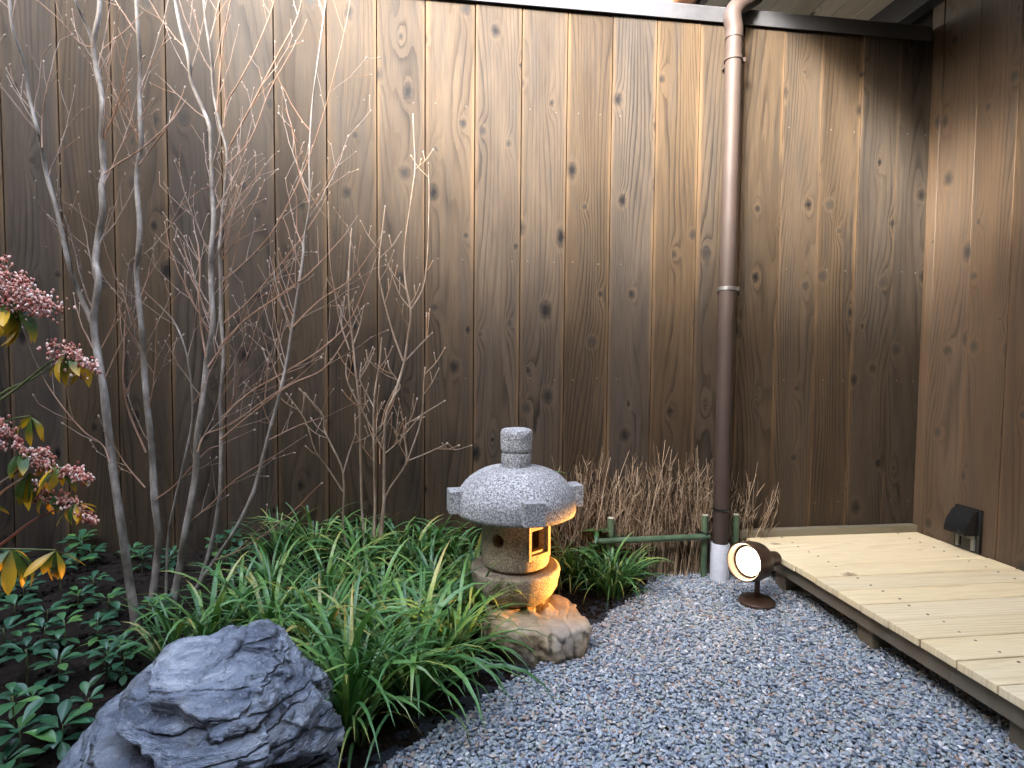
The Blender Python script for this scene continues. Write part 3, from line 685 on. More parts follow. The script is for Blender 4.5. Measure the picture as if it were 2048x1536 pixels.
# ================================================================== spotlight
SG = Vector((-.837, -.312, ZG))
sp_ = P(empty('garden_spotlight', SG), 'lit bronze garden spotlight on a round foot in the gravel', 'spotlight')
b = MB(); b.lathe([(.056, -.004), (.058, .0), (.058, .008), (.052, .014), (.016, .018)], 48); b.build('foot_plate', M_BRONZE, sp_, auto=R(40))
b = MB(); b.tube([(0, 0, .014), (0, 0, .095)], .0085, 20); b.build('stem', M_BRONZE, sp_, auto=R(40))
tgt = Vector((LB.x-.01, LB.y-.05, Zb+.17)); HC = SG+Vector((-.030, -.012, .146)); beam = (tgt-HC).normalized(); ax = Matrix.Rotation(R(20), 3, 'Z')@beam; ax.z += .02; ax.normalize()
q = ax.to_track_quat('Z', 'Y').to_matrix().to_4x4(); HM = Matrix.Translation(HC-SG)@q@Matrix.Scale(.93, 4)
b = MB(); b.lathe([(.022, -.150), (.027, -.146), (.028, -.080), (.036, -.066), (.052, -.054), (.064, -.034), (.0685, -.005), (.0685, .044), (.0665, .048), (.0635, .048), (.0615, .044), (.057, .022), (.0515, .014), (.050, .010)], 56, HM, True, False)
b.build('lamp_housing', M_BRONZE, sp_, auto=R(45))
b = MB(); b.lathe([(.053, .014), (.053, .019), (.0485, .020), (.0485, .010)], 48, HM, False, False); b.build('inner_ring', M_BRONZE, sp_, auto=R(40))
b = MB(); b.lathe([(.0485, .014), (.042, .018), (.02, .021), (.002, .022)], 40, HM, False, True); b.build('lens', M_LENS, sp_, auto=R(60))
b = MB(); b.box((-.004, -.002, .090), (.024, .02, .024)); b.build('swivel', M_BRONZE, sp_, bevel=.003)
ld = bpy.data.lights.new('spot_beam', 'SPOT'); ld.energy = 17; ld.color = (1, .43, .095); ld.spot_size = R(28); ld.spot_blend = .4; ld.shadow_soft_size = .035
lo = bpy.data.objects.new('spot_beam', ld); COL.objects.link(lo); lo.parent = sp_
lo.matrix_local = Matrix.Translation(HC-SG+ax*.052)@beam.to_track_quat('-Z', 'Y').to_matrix().to_4x4()

# ================================================================== brushwood screen with bamboo
BYs = -.034
bs = P(empty('brushwood_screen', (-1.05, BYs, ZG)), 'low dry brushwood screen with green bamboo rail at the fence foot', 'brush fence')
b = MB(); rg = random.Random(31)
def stick(p, d, ln, r, wob, segs):
    pts = [p]; q = p.copy(); d = d.copy()
    for k in range(segs):
        d = (d+Vector((rg.uniform(-wob, wob), rg.uniform(-wob, wob)*.5, rg.uniform(-.08, .12)))).normalized()
        q = q+d*(ln/segs); pts.append(q.copy())
    return pts
xl, xr = at(1120, 1100, BYs).x, at(1520, 1100, BYs).x
def top_px(px):
    tab = [(1110, 960), (1150, 915), (1185, 890), (1215, 925), (1260, 925), (1290, 905), (1340, 885), (1390, 905), (1420, 905), (1450, 960), (1475, 915), (1500, 950), (1530, 1000)]
    for (a, c), (e, f_) in zip(tab, tab[1:]):
        if a <= px <= e: return c+(f_-c)*(px-a)/(e-a)
    return 1000
for k in range(560):
    px = rg.uniform(1125, 1522)
    if px > 1455 and rg.random() < .3: continue
    y = BYs+rg.uniform(-.016, .012); base = at(px, 1140, y); base.z = ZG-.01
    topz = at(px, top_px(px)+55*abs(rg.gauss(0, 1))-22, y).z
    ln = max(.1, topz-base.z)*rg.uniform(.80, 1.02)
    lean = rg.gauss(0, .07)+(.25*(px-1480)/60 if px > 1480 else 0)+(-.10*(1160-px)/40 if px < 1160 else 0)
    pts = stick(base, Vector((lean, rg.gauss(0, .02), 1)), ln, .001, .15, 6)
    r0 = rg.uniform(.0010, .0021)
    b.tube(pts, [r0*(1-.55*i/6) for i in range(7)], 3, False)
    for j in range(rg.randint(4, 8)):
        i = rg.randint(2, 5); pp = pts[i]; dd = (pts[i+1]-pts[i]).normalized(); a = rg.uniform(.25, .6)*rg.choice((-1, 1))
        d2 = Vector((dd.x*math.cos(a)+dd.z*math.sin(a), dd.y+rg.uniform(-.25, .25), -dd.x*math.sin(a)+dd.z*math.cos(a))).normalized()
        b.tube(stick(pp, d2, rg.uniform(.02, .06), .001, .2, 3), [.0011, .0010, .0009, .0006], 3, False)
b2 = MB(); b2.v = [(x+1.05, y-BYs, z-ZG) for x, y, z in b.v]; b2.f = b.f
P(b2.build('brushwood', M_BRUSH, bs), kind='stuff')
def bamboo_post(px, pytop, y, r):
    t = at(px, pytop, y); h = t.z-ZG; Mx = Matrix.Translation((t.x+1.05, y-BYs, 0))
    b = MB(); zs = [-.03, h*.33-.004, h*.33, h*.33+.004, h*.72-.004, h*.72, h*.72+.004, h]
    b.lathe([(r*(1.08 if i in (2, 5) else 1), z) for i, z in enumerate(zs)], 18, None, True, False)
    o = b.build('bamboo_post', M_BAMB, bs, auto=R(50), mw=Mx)
    b = MB(); b.lathe([(r, h-.0005), (r*.96, h+.001), (.001, h+.001)], 18, None, False, True); b.build('cut_end', M_BCUT, o)
for px, py in ((1222, 1036), (1410, 1030), (1472, 1029)): bamboo_post(px, py, BYs-.032, .0115)
A, B_ = at(1190, 1083, BYs-.055), at(1418, 1073, BYs-.055)
b = MB(); n = 14; pts = [A+(B_-A)*(i/n) for i in range(n+1)]
b.tube([Vector((p.x+1.05, p.y-BYs, p.z-ZG)) for p in pts], [.0108*(1.07 if i in (4, 10) else 1) for i in range(n+1)], 16); b.build('bamboo_rail', M_BAMB, bs, auto=R(50))
T = at(1410, 1072, BYs-.045)
b = MB()
for dz in (-.006, 0, .006): b.tube([Vector((T.x+1.05+.017*math.cos(w), T.y-BYs+.012+.030*math.sin(w), T.z-ZG+dz+.01*math.sin(w*.5))) for w in [2*math.pi*k/12 for k in range(13)]], .0022, 5)
b.tube([(T.x+1.05+.006, T.y-BYs-.02, T.z-ZG), (T.x+1.05+.009, T.y-BYs-.022, T.z-ZG-.045)], .002, 5); b.build('twine_tie', M_TIE, bs)

# ================================================================== bare multi-stem tree
TRY = -.34
TB = onbed(320, 1200)
tree = P(empty('bare_tree', TB), 'leafless multi-stem tree with grey trunks and budding twigs before the fence', 'tree')
TW = MB(); BUD = MB(); rg = random.Random(77)
def rot_in(d, a, ax): return Matrix.Rotation(a, 3, ax)@d
def bud(p, d, s=1.0):
    Mq = d.to_track_quat('Z', 'Y').to_matrix(); r = rg.uniform(.0012, .0020)*s
    BUD.blob(Vector(p)+d*r*1.6, (r, r, r*2.0), Mq, 5, 4)
def twig(p, d, ln, r, lvl, mb, zig=.20, up=.10, side=1, spread=.7, budc=.75, dens=1.0):
    n = max(2, int(ln/.032)); pts = [p.copy()]; q = p.copy(); d = d.normalized(); rad = [r]
    for k in range(n):
        nrm = Vector((d.z, 0, -d.x))
        d = (d+nrm*(zig*(1 if k % 2 else -1)*rg.uniform(.3, 1))+Vector((0, rg.uniform(-.10, .10), up*rg.uniform(.2, 1)))).normalized()
        q = q+d*(ln/n); 
        if q.y > -.022: q.y = -.022
        pts.append(q.copy()); rad.append(max(.0008, r*(1-.6*(k+1)/n)))
        side = -side
        if lvl > 0 and k >= 1 and rg.random() < .42*dens*(1.1-.5*k/n):
            a = side*rg.uniform(.5, .95)*spread; dd = Vector((d.x*math.cos(a)+d.z*math.sin(a), d.y+rg.uniform(-.45, .45), -d.x*math.sin(a)+d.z*math.cos(a))).normalized()
            twig(q, dd, ln*rg.uniform(.28, .55)*(1-.35*k/n), rad[-1]*.75, lvl-1, mb, zig, up, side, spread, budc, dens)
        elif rg.random() < budc*.28:
            a = side*.6; bud(q, Vector((d.x*math.cos(a)+d.z*math.sin(a), d.y, -d.x*math.sin(a)+d.z*math.cos(a))).normalized())
    mb.tube(pts, rad, 4, False)
    if rg.random() < budc: bud(q, d, 1.15)
    return pts
def stem_pts(lst, ya, yb):
    n = len(lst)-1; L = []
    for i, (x, y) in enumerate(lst):
        t = i/n; L.append(at(x, y, ya+(yb-ya)*t+.012*math.sin(i*1.9)))
    return L
def trunk(name, lst, ya, yb, w0, w1, par, mt, toground=True, mb=None):
    pts = stem_pts(lst, ya, yb)
    if toground: pts.insert(0, pts[0]+Vector((.0, .0, -.06)))
    c = catmull(pts, 5); k = len(c); rad = []
    for i, p in enumerate(c):
        s = (p-CP).dot(_f)/FPX; w = w0+(w1-w0)*(i/(k-1))**.9
        rr = w*.315*s*(1+.10*noise.noise(p*23)+.10*max(0, noise.noise(p*41+Vector((5, 0, 0)))))
        if toground and i < 8: rr *= 1+.25*(1-i/8)
        rad.append(rr)
    b = MB(); b.tube([p-TB if par is tree else p-par.location for p in c], rad, 12)
    b.build(name, mt, par, auto=R(60)); return c, rad
TR = {}
def T_(key, *a, **k): TR[key] = trunk(*a, **k); return TR[key]
yA = onbed(272, 1250).y; yB = onbed(308, 1192).y; yC = onbed(348, 1215).y
T_('A', 'trunk', [(272, 1252), (257, 1150), (244, 1060), (232, 980), (224, 920), (215, 850), (206, 770), (194, 700), (187, 640), (197, 560), (191, 525), (196, 478), (205, 420), (203, 376), (208, 342), (203, 273), (205, 205), (193, 137), (187, 85), (198, 27), (200, -30), (206, -120), (203, -230)], yA, yA+.05, 27, 13, tree, M_BARK)
T_('A1', 'branch', [(188, 655), (160, 590), (137, 525), (113, 420), (94, 352), (84, 294), (73, 253), (58, 191), (48, 126), (26, 62), (18, 0), (4, -80), (-20, -200)], yA+.03, yA-.10, 15, 8, tree, M_BARK, toground=False)
T_('A2', 'branch', [(188, 92), (172, 50), (150, 0), (128, -70)], yA+.05, yA, 9, 6, tree, M_BARK, toground=False)
T_('B', 'trunk', [(306, 1192), (314, 1120), (317, 1069), (309, 1001), (306, 938), (302, 878), (295, 817), (290, 755), (286, 700), (283, 652), (276, 589), (273, 542), (277, 500), (279, 444), (273, 359), (282, 290), (280, 239), (279, 178), (280, 120), (275, 51), (273, -20), (278, -130), (270, -240)], yB, yB+.0, 23, 10, tree, M_BARK)
T_('C', 'trunk', [(344, 1218), (360, 1130), (367, 1083), (380, 1014), (391, 946), (394, 878), (402, 823), (410, 755), (414, 716), (425, 652), (423, 589), (422, 540), (422, 500), (427, 444), (424, 376), (422, 290), (419, 253), (403, 212), (383, 164), (376, 113), (362, 61), (349, -10), (340, -100), (322, -200)], yC, yC+.04, 23, 8, tree, M_BARK)
yD = onbed(402, 1165).y
T_('D', 'trunk', [(400, 1168), (425, 1080), (437, 1010), (441, 960), (442, 870), (441, 792), (447, 714), (442, 636), (441, 558), (439, 496), (441, 470), (448, 393), (454, 308), (441, 256), (427, 188), (422, 113), (410, 34), (404, -60), (396, -170)], yD, yD+.03, 13, 6.5, tree, M_BARK)
yE = onbed(392, 1182).y
T_('E', 'trunk', [(390, 1184), (430, 1120), (470, 1060), (500, 1000), (514, 960), (537, 870), (562, 777), (575, 714), (584, 655), (597, 574), (606, 511), (608, 480), (619, 410), (619, 308), (625, 205), (637, 113), (652, 0), (660, -90)], yE, yE+.06, 14, 4, tree, M_BARK)
T_('F', 'branch', [(332, 1202), (336, 1080), (350, 1000), (362, 950), (384, 840), (381, 755), (369, 692), (347, 642), (319, 611)], yC+.02, yC-.03, 9, 3.5, tree, M_BARK)
yd = yD+.02
for nm, lst, w0, w1, y in (
    ('D1', [(454, 312), (461, 290), (506, 205), (554, 113), (595, 34), (610, -40)], 6, 4, yd),
    ('D2', [(448, 256), (454, 205), (478, 164), (513, 96), (545, 14), (552, -40)], 5, 3, yd),
    ('D3', [(434, 225), (444, 100), (455, 30), (470, -40)], 5, 3, yd-.02),
    ('D4', [(448, 335), (500, 280), (540, 180), (582, 105)], 5, 2.5, yd-.05),
    ('E1', [(619, 408), (598, 342), (590, 290), (583, 250)], 5, 3, yE),
    ('E2', [(443, 565), (495, 520), (540, 470), (580, 400), (620, 310), (655, 200), (690, 60), (705, -30)], 5, 2.5, yE-.03),
    ('D5', [(442, 690), (490, 640), (560, 590), (620, 545), (690, 470)], 6, 3, yd-.06),
    ('D6', [(444, 835), (500, 785), (560, 750), (640, 700), (700, 640), (742, 545)], 7, 3, yd-.04),
    ('D7', [(443, 650), (500, 600), (560, 530), (600, 480), (640, 420)], 6, 2.5, yd),
    ('D8', [(440, 880), (500, 830), (580, 770), (650, 735), (705, 655)], 6, 3, yd-.08),
    ('C1', [(395, 905), (410, 870), (460, 850), (530, 800), (590, 760)], 6, 3, yC-.05),
    ('C2', [(412, 715), (403, 660), (398, 600), (400, 540), (396, 490)], 6, 4, yC-.02),
    ('C3', [(415, 735), (440, 700), (480, 650)], 5, 3, yC-.03),
    ('C4', [(372, 1050), (420, 1010), (470, 960), (560, 905)], 5, 2.5, yC),
    ('B1', [(292, 905), (260, 830), (247, 770), (248, 700), (250, 640), (253, 590)], 6, 3, yB-.02),
    ('B2', [(290, 975), (252, 930), (226, 888)], 5, 3, yA-.02),
    ('B3', [(310, 1000), (350, 970), (410, 905), (440, 890)], 5, 3, yB-.02),
    ('A3', [(220, 925), (205, 890), (170, 865), (130, 820), (95, 770), (80, 740)], 5, 2.5, yA-.06),
    ('A4', [(204, 770), (240, 690), (270, 640)], 4, 2.5, yA),
    ('B5', [(278, 330), (300, 300), (330, 260), (345, 235)], 5, 3.5, yB),
    ('A5', [(206, 350), (240, 325), (280, 300), (320, 265), (345, 240)], 4.5, 4, yA-.02),
    ('A6', [(187, 95), (160, 85), (120, 40), (80, 5)], 4, 2.5, yA+.02),
    ('A7', [(84, 296), (84, 240), (92, 185), (102, 145)], 5, 3, yA-.05),
    ('E3', [(584, 655), (640, 600), (700, 560), (745, 500)], 5, 2.5, yE),
    ('E4', [(430, 1120), (480, 1100), (540, 1060), (600, 1010)], 5, 2.5, yE-.04),
    ('E6', [(537, 880), (600, 850), (660, 830)], 4, 2, yE)):
    T_(nm, 'branch', lst, y, y+.02, w0, w1, tree, M_TWIG, toground=False)
# twigs off every stem
def along(c, lo=0, hi=1):
    k = len(c)-1; t = rg.uniform(lo, hi)*k; i = min(int(t), k-1); return c[i].lerp(c[i+1], t-i), (c[min(i+1, k)]-c[max(i-1, 0)]).normalized(), i
for key, cnt, lo, hi, ln, sgn in (('A', 20, .28, .9, (.12, .30), 0), ('A1', 16, .05, .9, (.10, .28), 0), ('A2', 3, .2, .9, (.08, .16), 0), ('B', 24, .25, .92, (.12, .30), 0), ('C', 26, .3, .95, (.12, .32), 0), ('D', 36, .25, .95, (.14, .40), 1),
        ('E', 30, .22, .95, (.12, .30), 0), ('F', 6, .4, 1, (.08, .2), 0), ('D1', 6, .1, .95, (.08, .18), 0), ('D2', 5, .2, .95, (.06, .14), 0), ('D3', 4, .2, .95, (.06, .14), 0), ('D4', 5, .1, .95, (.06, .14), 0),
        ('E1', 4, .2, 1, (.05, .12), 0), ('E2', 10, .1, .95, (.06, .16), 0), ('D5', 9, .1, .95, (.08, .2), 0), ('D6', 13, .1, .95, (.08, .22), 0), ('D7', 9, .1, .95, (.08, .2), 0), ('D8', 10, .1, .95, (.08, .2), 0),
        ('C1', 9, .1, .95, (.08, .2), 0), ('C2', 6, .1, .95, (.06, .15), 0), ('C3', 4, .1, .95, (.05, .12), 0), ('C4', 7, .1, .95, (.06, .16), 0), ('B1', 8, .1, .95, (.06, .16), 0), ('B2', 3, .2, .95, (.06, .12), 0), ('B3', 4, .2, .95, (.05, .12), 0),
        ('A3', 8, .1, .95, (.05, .14), 0), ('A4', 4, .2, .95, (.05, .1), 0), ('B5', 3, .2, .95, (.04, .08), 0), ('A5', 4, .2, .95, (.04, .1), 0), ('A6', 5, .2, .95, (.05, .12), 0), ('A7', 5, .2, 1, (.05, .12), 0), ('E3', 8, .1, .95, (.06, .16), 0), ('E4', 5, .2, .95, (.06, .14), 0), ('E6', 5, .2, .95, (.06, .12), 0)):
    c, rad = TR[key]
    for k in range(max(2, int(cnt*.62))):
        p, d, i = along(c, lo, hi)
        s = rg.choice((-1, 1)) if not sgn else (1 if rg.random() < .75 else -1)
        a = s*rg.uniform(.45, .8)
        dd = Vector((d.x*math.cos(a)+d.z*math.sin(a), d.y+rg.uniform(-.4, .35), abs(-d.x*math.sin(a)+d.z*math.cos(a))+.15)).normalized()
        l = rg.uniform(*ln); big = rad[i] > .004
        twig(p, dd, l, min(rad[i]*.6, .0020 if l > .15 else .0015), 2 if l > .2 else 1, TW, .14, .17)
    if key not in ('A', 'B', 'C', 'D', 'E'):
        twig(c[-1], (c[-1]-c[-3]).normalized(), rg.uniform(.06, .12), rad[-1], 1, TW, .15, .08)
def shift(mb, o):
    mb.v = [(x-o[0], y-o[1], z-o[2]) for x, y, z in mb.v]; return mb
P(shift(TW, TB).build('twigs', M_TWIG, tree, auto=R(80)), kind='stuff')
P(shift(BUD, TB).build('buds', M_BUD, tree, smooth=True), kind='stuff')

# ================================================================== bare shrub
SB = at(742, 1062, -.17); SB.z = bed_h(SB.x, SB.y)
shb = P(empty('bare_shrub', SB), 'small leafless shrub with forked tan stems and knobby buds beside the lantern', 'shrub')
TW = MB(); BUD = MB(); rg = random.Random(99); SH = {}
ysh = SB.y
for nm, lst, w0, w1, dy in (
    ('s1', [(748, 1075), (750, 1000), (748, 911), (748, 805), (759, 725), (763, 680)], 8, 3.5, 0),
    ('s2', [(728, 1075), (723, 1000), (719, 823), (710, 734), (706, 690), (699, 623), (697, 555), (703, 460)], 7, 3.5, .03),
    ('s3', [(762, 1075), (768, 1000), (770, 845), (790, 787), (808, 725), (818, 660), (821, 619), (810, 557), (810, 490), (825, 380), (830, 330), (826, 232)], 9, 3, -.02),
    ('s4', [(806, 722), (785, 663), (763, 579), (758, 526), (770, 415)], 5, 3, -.03),
    ('s5', [(690, 1085), (686, 1044), (686, 947), (660, 885), (648, 858), (644, 827), (602, 781)], 6, 3, .02),
    ('s6', [(686, 947), (700, 900), (710, 871), (710, 832)], 4.5, 3, 0),
    ('s7', [(757, 1075), (772, 991), (812, 925), (808, 858), (834, 836), (887, 803)], 6, 3, .02),
    ('s8', [(812, 923), (850, 908), (891, 889)], 4, 3, .01),
    ('s9', [(770, 907), (740, 850), (705, 785), (693, 755), (692, 730)], 4.5, 3, 0),
    ('s10', [(770, 907), (800, 880), (835, 838)], 4, 3, -.02),
    ('s11', [(748, 815), (735, 790), (720, 760), (722, 730)], 4, 3, -.03),
    ('s12', [(808, 724), (840, 690), (862, 668)], 4, 3, 0),
    ('s13', [(822, 620), (850, 560), (858, 420), (857, 330)], 4, 2.5, .02),
    ('s14', [(812, 930), (842, 840), (848, 760), (850, 738)], 4.5, 3, -.02),
    ('s15', [(706, 690), (720, 650), (727, 617)], 4, 3, .02),
    ('s16', [(699, 700), (680, 640), (660, 520), (656, 408)], 4, 2.5, .04),
    ('s17', [(790, 790), (800, 770), (780, 740), (776, 725)], 4, 3, -.03),
    ('s18', [(687, 985), (655, 935), (630, 900), (610, 840), (575, 790)], 4, 2.5, .04),
    ('s19', [(822, 618), (800, 590), (780, 540)], 3.5, 2.5, 0)):
    pts = stem_pts(lst, ysh+dy, ysh+dy+.02); c = catmull(pts, 4); k = len(c)
    rad = [(w0+(w1-w0)*i/(k-1))*.37*((p-CP).dot(_f)/FPX) for i, p in enumerate(c)]
    b = MB(); b.tube([p-SB for p in c], rad, 7); b.build('stem', M_SHRUB, shb, auto=R(70)); SH[nm] = (c, rad)
    d = (c[-1]-c[-2]).normalized(); bud(c[-1], d, 1.7)
for nm, (c, rad) in SH.items():
    for k in range(4 if len(c) > 14 else 2):
        p, d, i = along(c, .35, .97); s = rg.choice((-1, 1)); a = s*rg.uniform(.5, .85)
        dd = Vector((d.x*math.cos(a)+d.z*math.sin(a), d.y+rg.uniform(-.5, .4), -d.x*math.sin(a)+d.z*math.cos(a))).normalized()
        l = rg.uniform(.03, .11); q = p+dd*l*.5+Vector((0, 0, .004)); e = q+(dd+Vector((0, 0, .5))).normalized()*l*.5
        TW.tube(catmull([p, q, e], 3), .0013, 5, False); bud(e, (e-q).normalized(), 1.5)
        if l > .06:
            d3 = Vector((-dd.x*.4, dd.y, dd.z+.6)).normalized(); TW.tube([q, q+d3*.03], .0013, 5, False); bud(q+d3*.03, d3, 1.3)
# fine crowd of short upright shoots in the middle
for k in range(18):
    x = rg.uniform(735, 815); y = rg.uniform(790, 900); p = at(x, y+rg.uniform(20, 60), ysh+rg.uniform(-.05, .05)); e = at(x+rg.uniform(-26, 30), y-rg.uniform(0, 45), ysh+rg.uniform(-.05, .05))
    m_ = p.lerp(e, .5)+Vector((rg.uniform(-.012, .012), 0, 0)); TW.tube(catmull([p, m_, e], 3), .0014, 5, False); bud(e, (e-m_).normalized(), 1.4)
P(shift(TW, SB).build('twigs', M_SHRUB, shb, auto=R(80)), kind='stuff'); P(shift(BUD, SB).build('buds', M_BUD, shb, smooth=True), kind='stuff')

# ================================================================== grass clumps
def blade_geo(ln, droop, w, twist, rg):
    n = 8; vs = []; al = []; a = math.pi/2-rg.uniform(.05, .35); x = z = 0; y = 0
    for k in range(n+1):
        t = k/n; ww = w*(.55+.45*min(1, t*5))*(1-t**3.2)+.0003
        tw = twist*t
        vs += [(x-.0*ww, y-ww/2*math.cos(tw), z+ww*.16-ww/2*math.sin(tw)), (x, y, z), (x, y+ww/2*math.cos(tw), z+ww*.16+ww/2*math.sin(tw))]; al += [t]*3
        x += math.cos(a)*ln/n; z += math.sin(a)*ln/n; y += .0; a -= droop/n*(.5+1.2*t)
    fs = [(k*3+j, k*3+j+1, (k+1)*3+j+1, (k+1)*3+j) for k in range(n) for j in (0, 1)]
    return vs, fs, al
def set_along(me, al):
    at_ = me.attributes.new('along', 'FLOAT', 'POINT'); at_.data.foreach_set('value', al)
rg = random.Random(42); BL = []
for k in range(18):
    vs, fs, al = blade_geo(1.0, rg.uniform(1.3, 2.7), rg.uniform(.032, .048), rg.uniform(-.7, .7), rg)
    me = bpy.data.meshes.new('blade'); me.from_pydata(vs, [], fs); me.materials.append(M_GRASS); set_along(me, al)
    for p in me.polygons: p.use_smooth = True
    BL.append(me)
clumps = [  # base px, py, blade length, blades, label
    (700, 1470, .34, 46, 'arching green grass clump at the right flank of the dark boulder'),
    (830, 1420, .33, 44, 'grass clump arching over the gravel edge, nearest to the viewer after the boulder'),
    (745, 1370, .27, 40, 'grass clump just behind the boulder, between it and the gravel'),
    (905, 1345, .29, 42, 'grass clump hanging over the gravel in front of the tan rock'),
    (840, 1300, .25, 40, 'grass clump left of the tan rock, second from the gravel edge'),
    (950, 1255, .27, 44, 'grass clump at the foot of the lantern, blades across the tan rock'),
    (640, 1330, .26, 40, 'grass clump directly behind the top of the dark boulder'),
    (760, 1255, .25, 38, 'grass clump in the middle of the bed below the bare shrub'),
    (860, 1215, .23, 38, 'grass clump beside the left side of the lantern bowl'),
    (545, 1290, .24, 34, 'grass clump behind the left shoulder of the dark boulder'),
    (420, 1300, .22, 26, 'small grass clump in dark soil left of the boulder peak'),
    (350, 1330, .20, 18, 'leftmost small grass clump, in front of the tree trunks'),
    (650, 1215, .24, 36, 'grass clump in mid bed right of the leaning trunk'),
    (540, 1205, .22, 34, 'grass clump with blades swept right beside the leaning trunk'),
    (720, 1160, .22, 34, 'grass clump in front of the bare shrub stems'),
    (820, 1150, .22, 34, 'grass clump right of the bare shrub stems'),
    (905, 1130, .21, 34, 'grass clump tucked behind the lantern firebox on its left'),
    (630, 1120, .23, 34, 'tall upright grass clump by the fence, left of the shrub'),
    (560, 1120, .20, 26, 'grass clump by the fence between leaning trunk and shrub'),
    (745, 1100, .21, 28, 'grass clump at the fence foot behind the shrub'),
    (855, 1085, .22, 32, 'arching grass clump at the fence foot left of the lantern roof'),
    (1150, 1165, .22, 36, 'grass clump lit warm just right of the lantern firebox'),
    (1222, 1192, .22, 44, 'grass clump spilling onto the gravel right of the lantern'),
    (1185, 1145, .20, 30, 'grass clump between lantern bowl and the bamboo rail'),
    (930, 1185, .20, 28, 'grass clump touching the left of the lantern foot'),
    (1255, 1160, .19, 30, 'grass clump nearest to the bamboo rail, on the right of the lantern'),
    (1110, 1130, .20, 24, 'grass clump hidden half behind the lantern on its right'),
    (690, 1300, .24, 34, 'grass clump in the middle of the bed behind the boulder'),
    (800, 1090, .20, 26, 'grass clump at the fence foot right of the shrub stems'),
    (470, 1250, .21, 28, 'grass clump between tree trunks and boulder'),
]
for px, py, ln, nb, lab in clumps:
    o0 = onbed(px, py); ln *= 1.2
    root = P(empty('grass_clump', o0), lab, 'grass clump', 'grass clumps in the planting bed')
    for k in range(nb):
        az = rg.uniform(0, 6.283); l = ln*rg.uniform(.62, 1.12); r0 = rg.uniform(0, .035)
        tilt = rg.uniform(-.25, .30)
        Mx = Matrix.Translation((r0*math.cos(az), r0*math.sin(az), -.012))@Euler((0, tilt, 0)).to_matrix().to_4x4() if 0 else Matrix.Translation((r0*math.cos(az), r0*math.sin(az), -.012))@Matrix.Rotation(az+rg.uniform(-.5, .5), 4, 'Z')@Matrix.Rotation(tilt, 4, 'Y')@Matrix.Scale(l, 4)
        link('blade', rg.choice(BL), root, Mx)
    b = MB(); al = []
    for k in range(int(nb*1.1)):
        l = ln*rg.uniform(.45, 1.0); vs, fs, a_ = blade_geo(l, rg.uniform(1.0, 2.6), rg.uniform(.006, .009), rg.uniform(-.6, .6), rg)
        az = rg.uniform(0, 6.283); r0 = rg.uniform(0, .05); Mx = Matrix.Translation((r0*math.cos(az), r0*math.sin(az), -.012))@Matrix.Rotation(az+rg.uniform(-.8, .8), 4, 'Z')@Matrix.Rotation(rg.uniform(-.2, .45), 4, 'Y')
        b.add([Mx@Vector(v) for v in vs], fs); al += a_
    o = b.build('blade_mass', M_GRASSM, root, smooth=True); set_along(o.data, al); P(o, kind='stuff')

# ================================================================== leaves
def leaf_mesh(name, mt, ln, w, wide=.6, cup=.25, bend=.5, n=7, tooth=0, tipp=1.0):
    vs = []; al = []; fs = []; x = z = 0; a = .0
    for k in range(n+1):
        t = k/n
        ww = w*(max(0, math.sin(math.pi*t**(math.log(.5)/math.log(wide))))**.85)*tipp+.0006
        if tooth and k in (n-1, n-2): ww *= 1.12
        for j in (-1, -.5, 0, .5, 1):
            vs.append((x, j*ww/2, z+abs(j)**1.5*ww*cup)); al.append(t)
        x += math.cos(a)*ln/n; z += math.sin(a)*ln/n; a -= bend/n
    fs = [(k*5+j, k*5+j+1, (k+1)*5+j+1, (k+1)*5+j) for k in range(n) for j in range(4)]
    me = bpy.data.meshes.new(name); me.from_pydata(vs, [], fs); me.materials.append(mt); set_along(me, al)
    for p in me.polygons: p.use_smooth = True
    return me
PL = [leaf_mesh('leaf', M_PACHY, 1, .44, .63, .16, b_, 8) for b_ in (.3, .6, .9)]+[leaf_mesh('leaf', M_PACHY, 1, .50, .60, .12, .5, 8)]
stems = []
for k in range(3):
    b = MB(); b.tube(catmull([(0, 0, -.02), (.004*(k-1), .003, .04), (.008*(k-1), 0, .10)], 3), .0024, 6); stems.append(b.mesh('stem', M_STEM, True))
rg = random.Random(17)
spots = [(40, 1500, 1.25), (130, 1475, 1.2), (60, 1400, 1.1), (180, 1420, .9), (20, 1440, 1.1), (110, 1545, 1.2), (10, 1545, 1.2),
    (50, 1345, 1.05), (120, 1345, .95), (215, 1340, 1.1), (245, 1295, .9), (160, 1310, 1), (20, 1290, 1.1), (80, 1280, 1), (130, 1275, 1), (195, 1265, .9), (150, 1230, 1), (90, 1225, 1.05), (30, 1220, 1.1), (215, 1215, 1), (160, 1195, 1),
    (100, 1185, 1), (50, 1175, 1), (5, 1180, 1.1), (130, 1155, 1), (75, 1140, 1), (185, 1165, .9), (160, 1120, 1.1), (110, 1110, 1), (190, 1100, 1), (60, 1105, 1), (20, 1110, 1), (165, 1085, 1.25), (150, 1060, 1.0),
    (285, 1120, 1), (265, 1095, .9), (300, 1230, .8), (320, 1205, .85), (335, 1120, .9), (355, 1105, .8), (450, 1110, .9), (480, 1120, .9), (430, 1090, .85), (455, 1075, .9), (510, 1150, .8), (255, 1345, .9), (285, 1390, .8), (150, 1375, .9), (200, 1385, .85), (95, 1440, 1), (25, 1360, 1)]
spots = [q for i, q in enumerate(spots) if i not in (5, 11, 16, 21, 25, 28, 30, 47, 48, 49, 50)]
rows = ['beside the boulder front', 'level with the boulder peak', 'level with leftmost trunk base', 'at fence below pink flowers', 'among trunks along the fence']
def row_of(px, py): return 4 if px >= 250 and py < 1260 else 0 if py > 1385 else 1 if py > 1255 else 2 if py > 1150 else 3
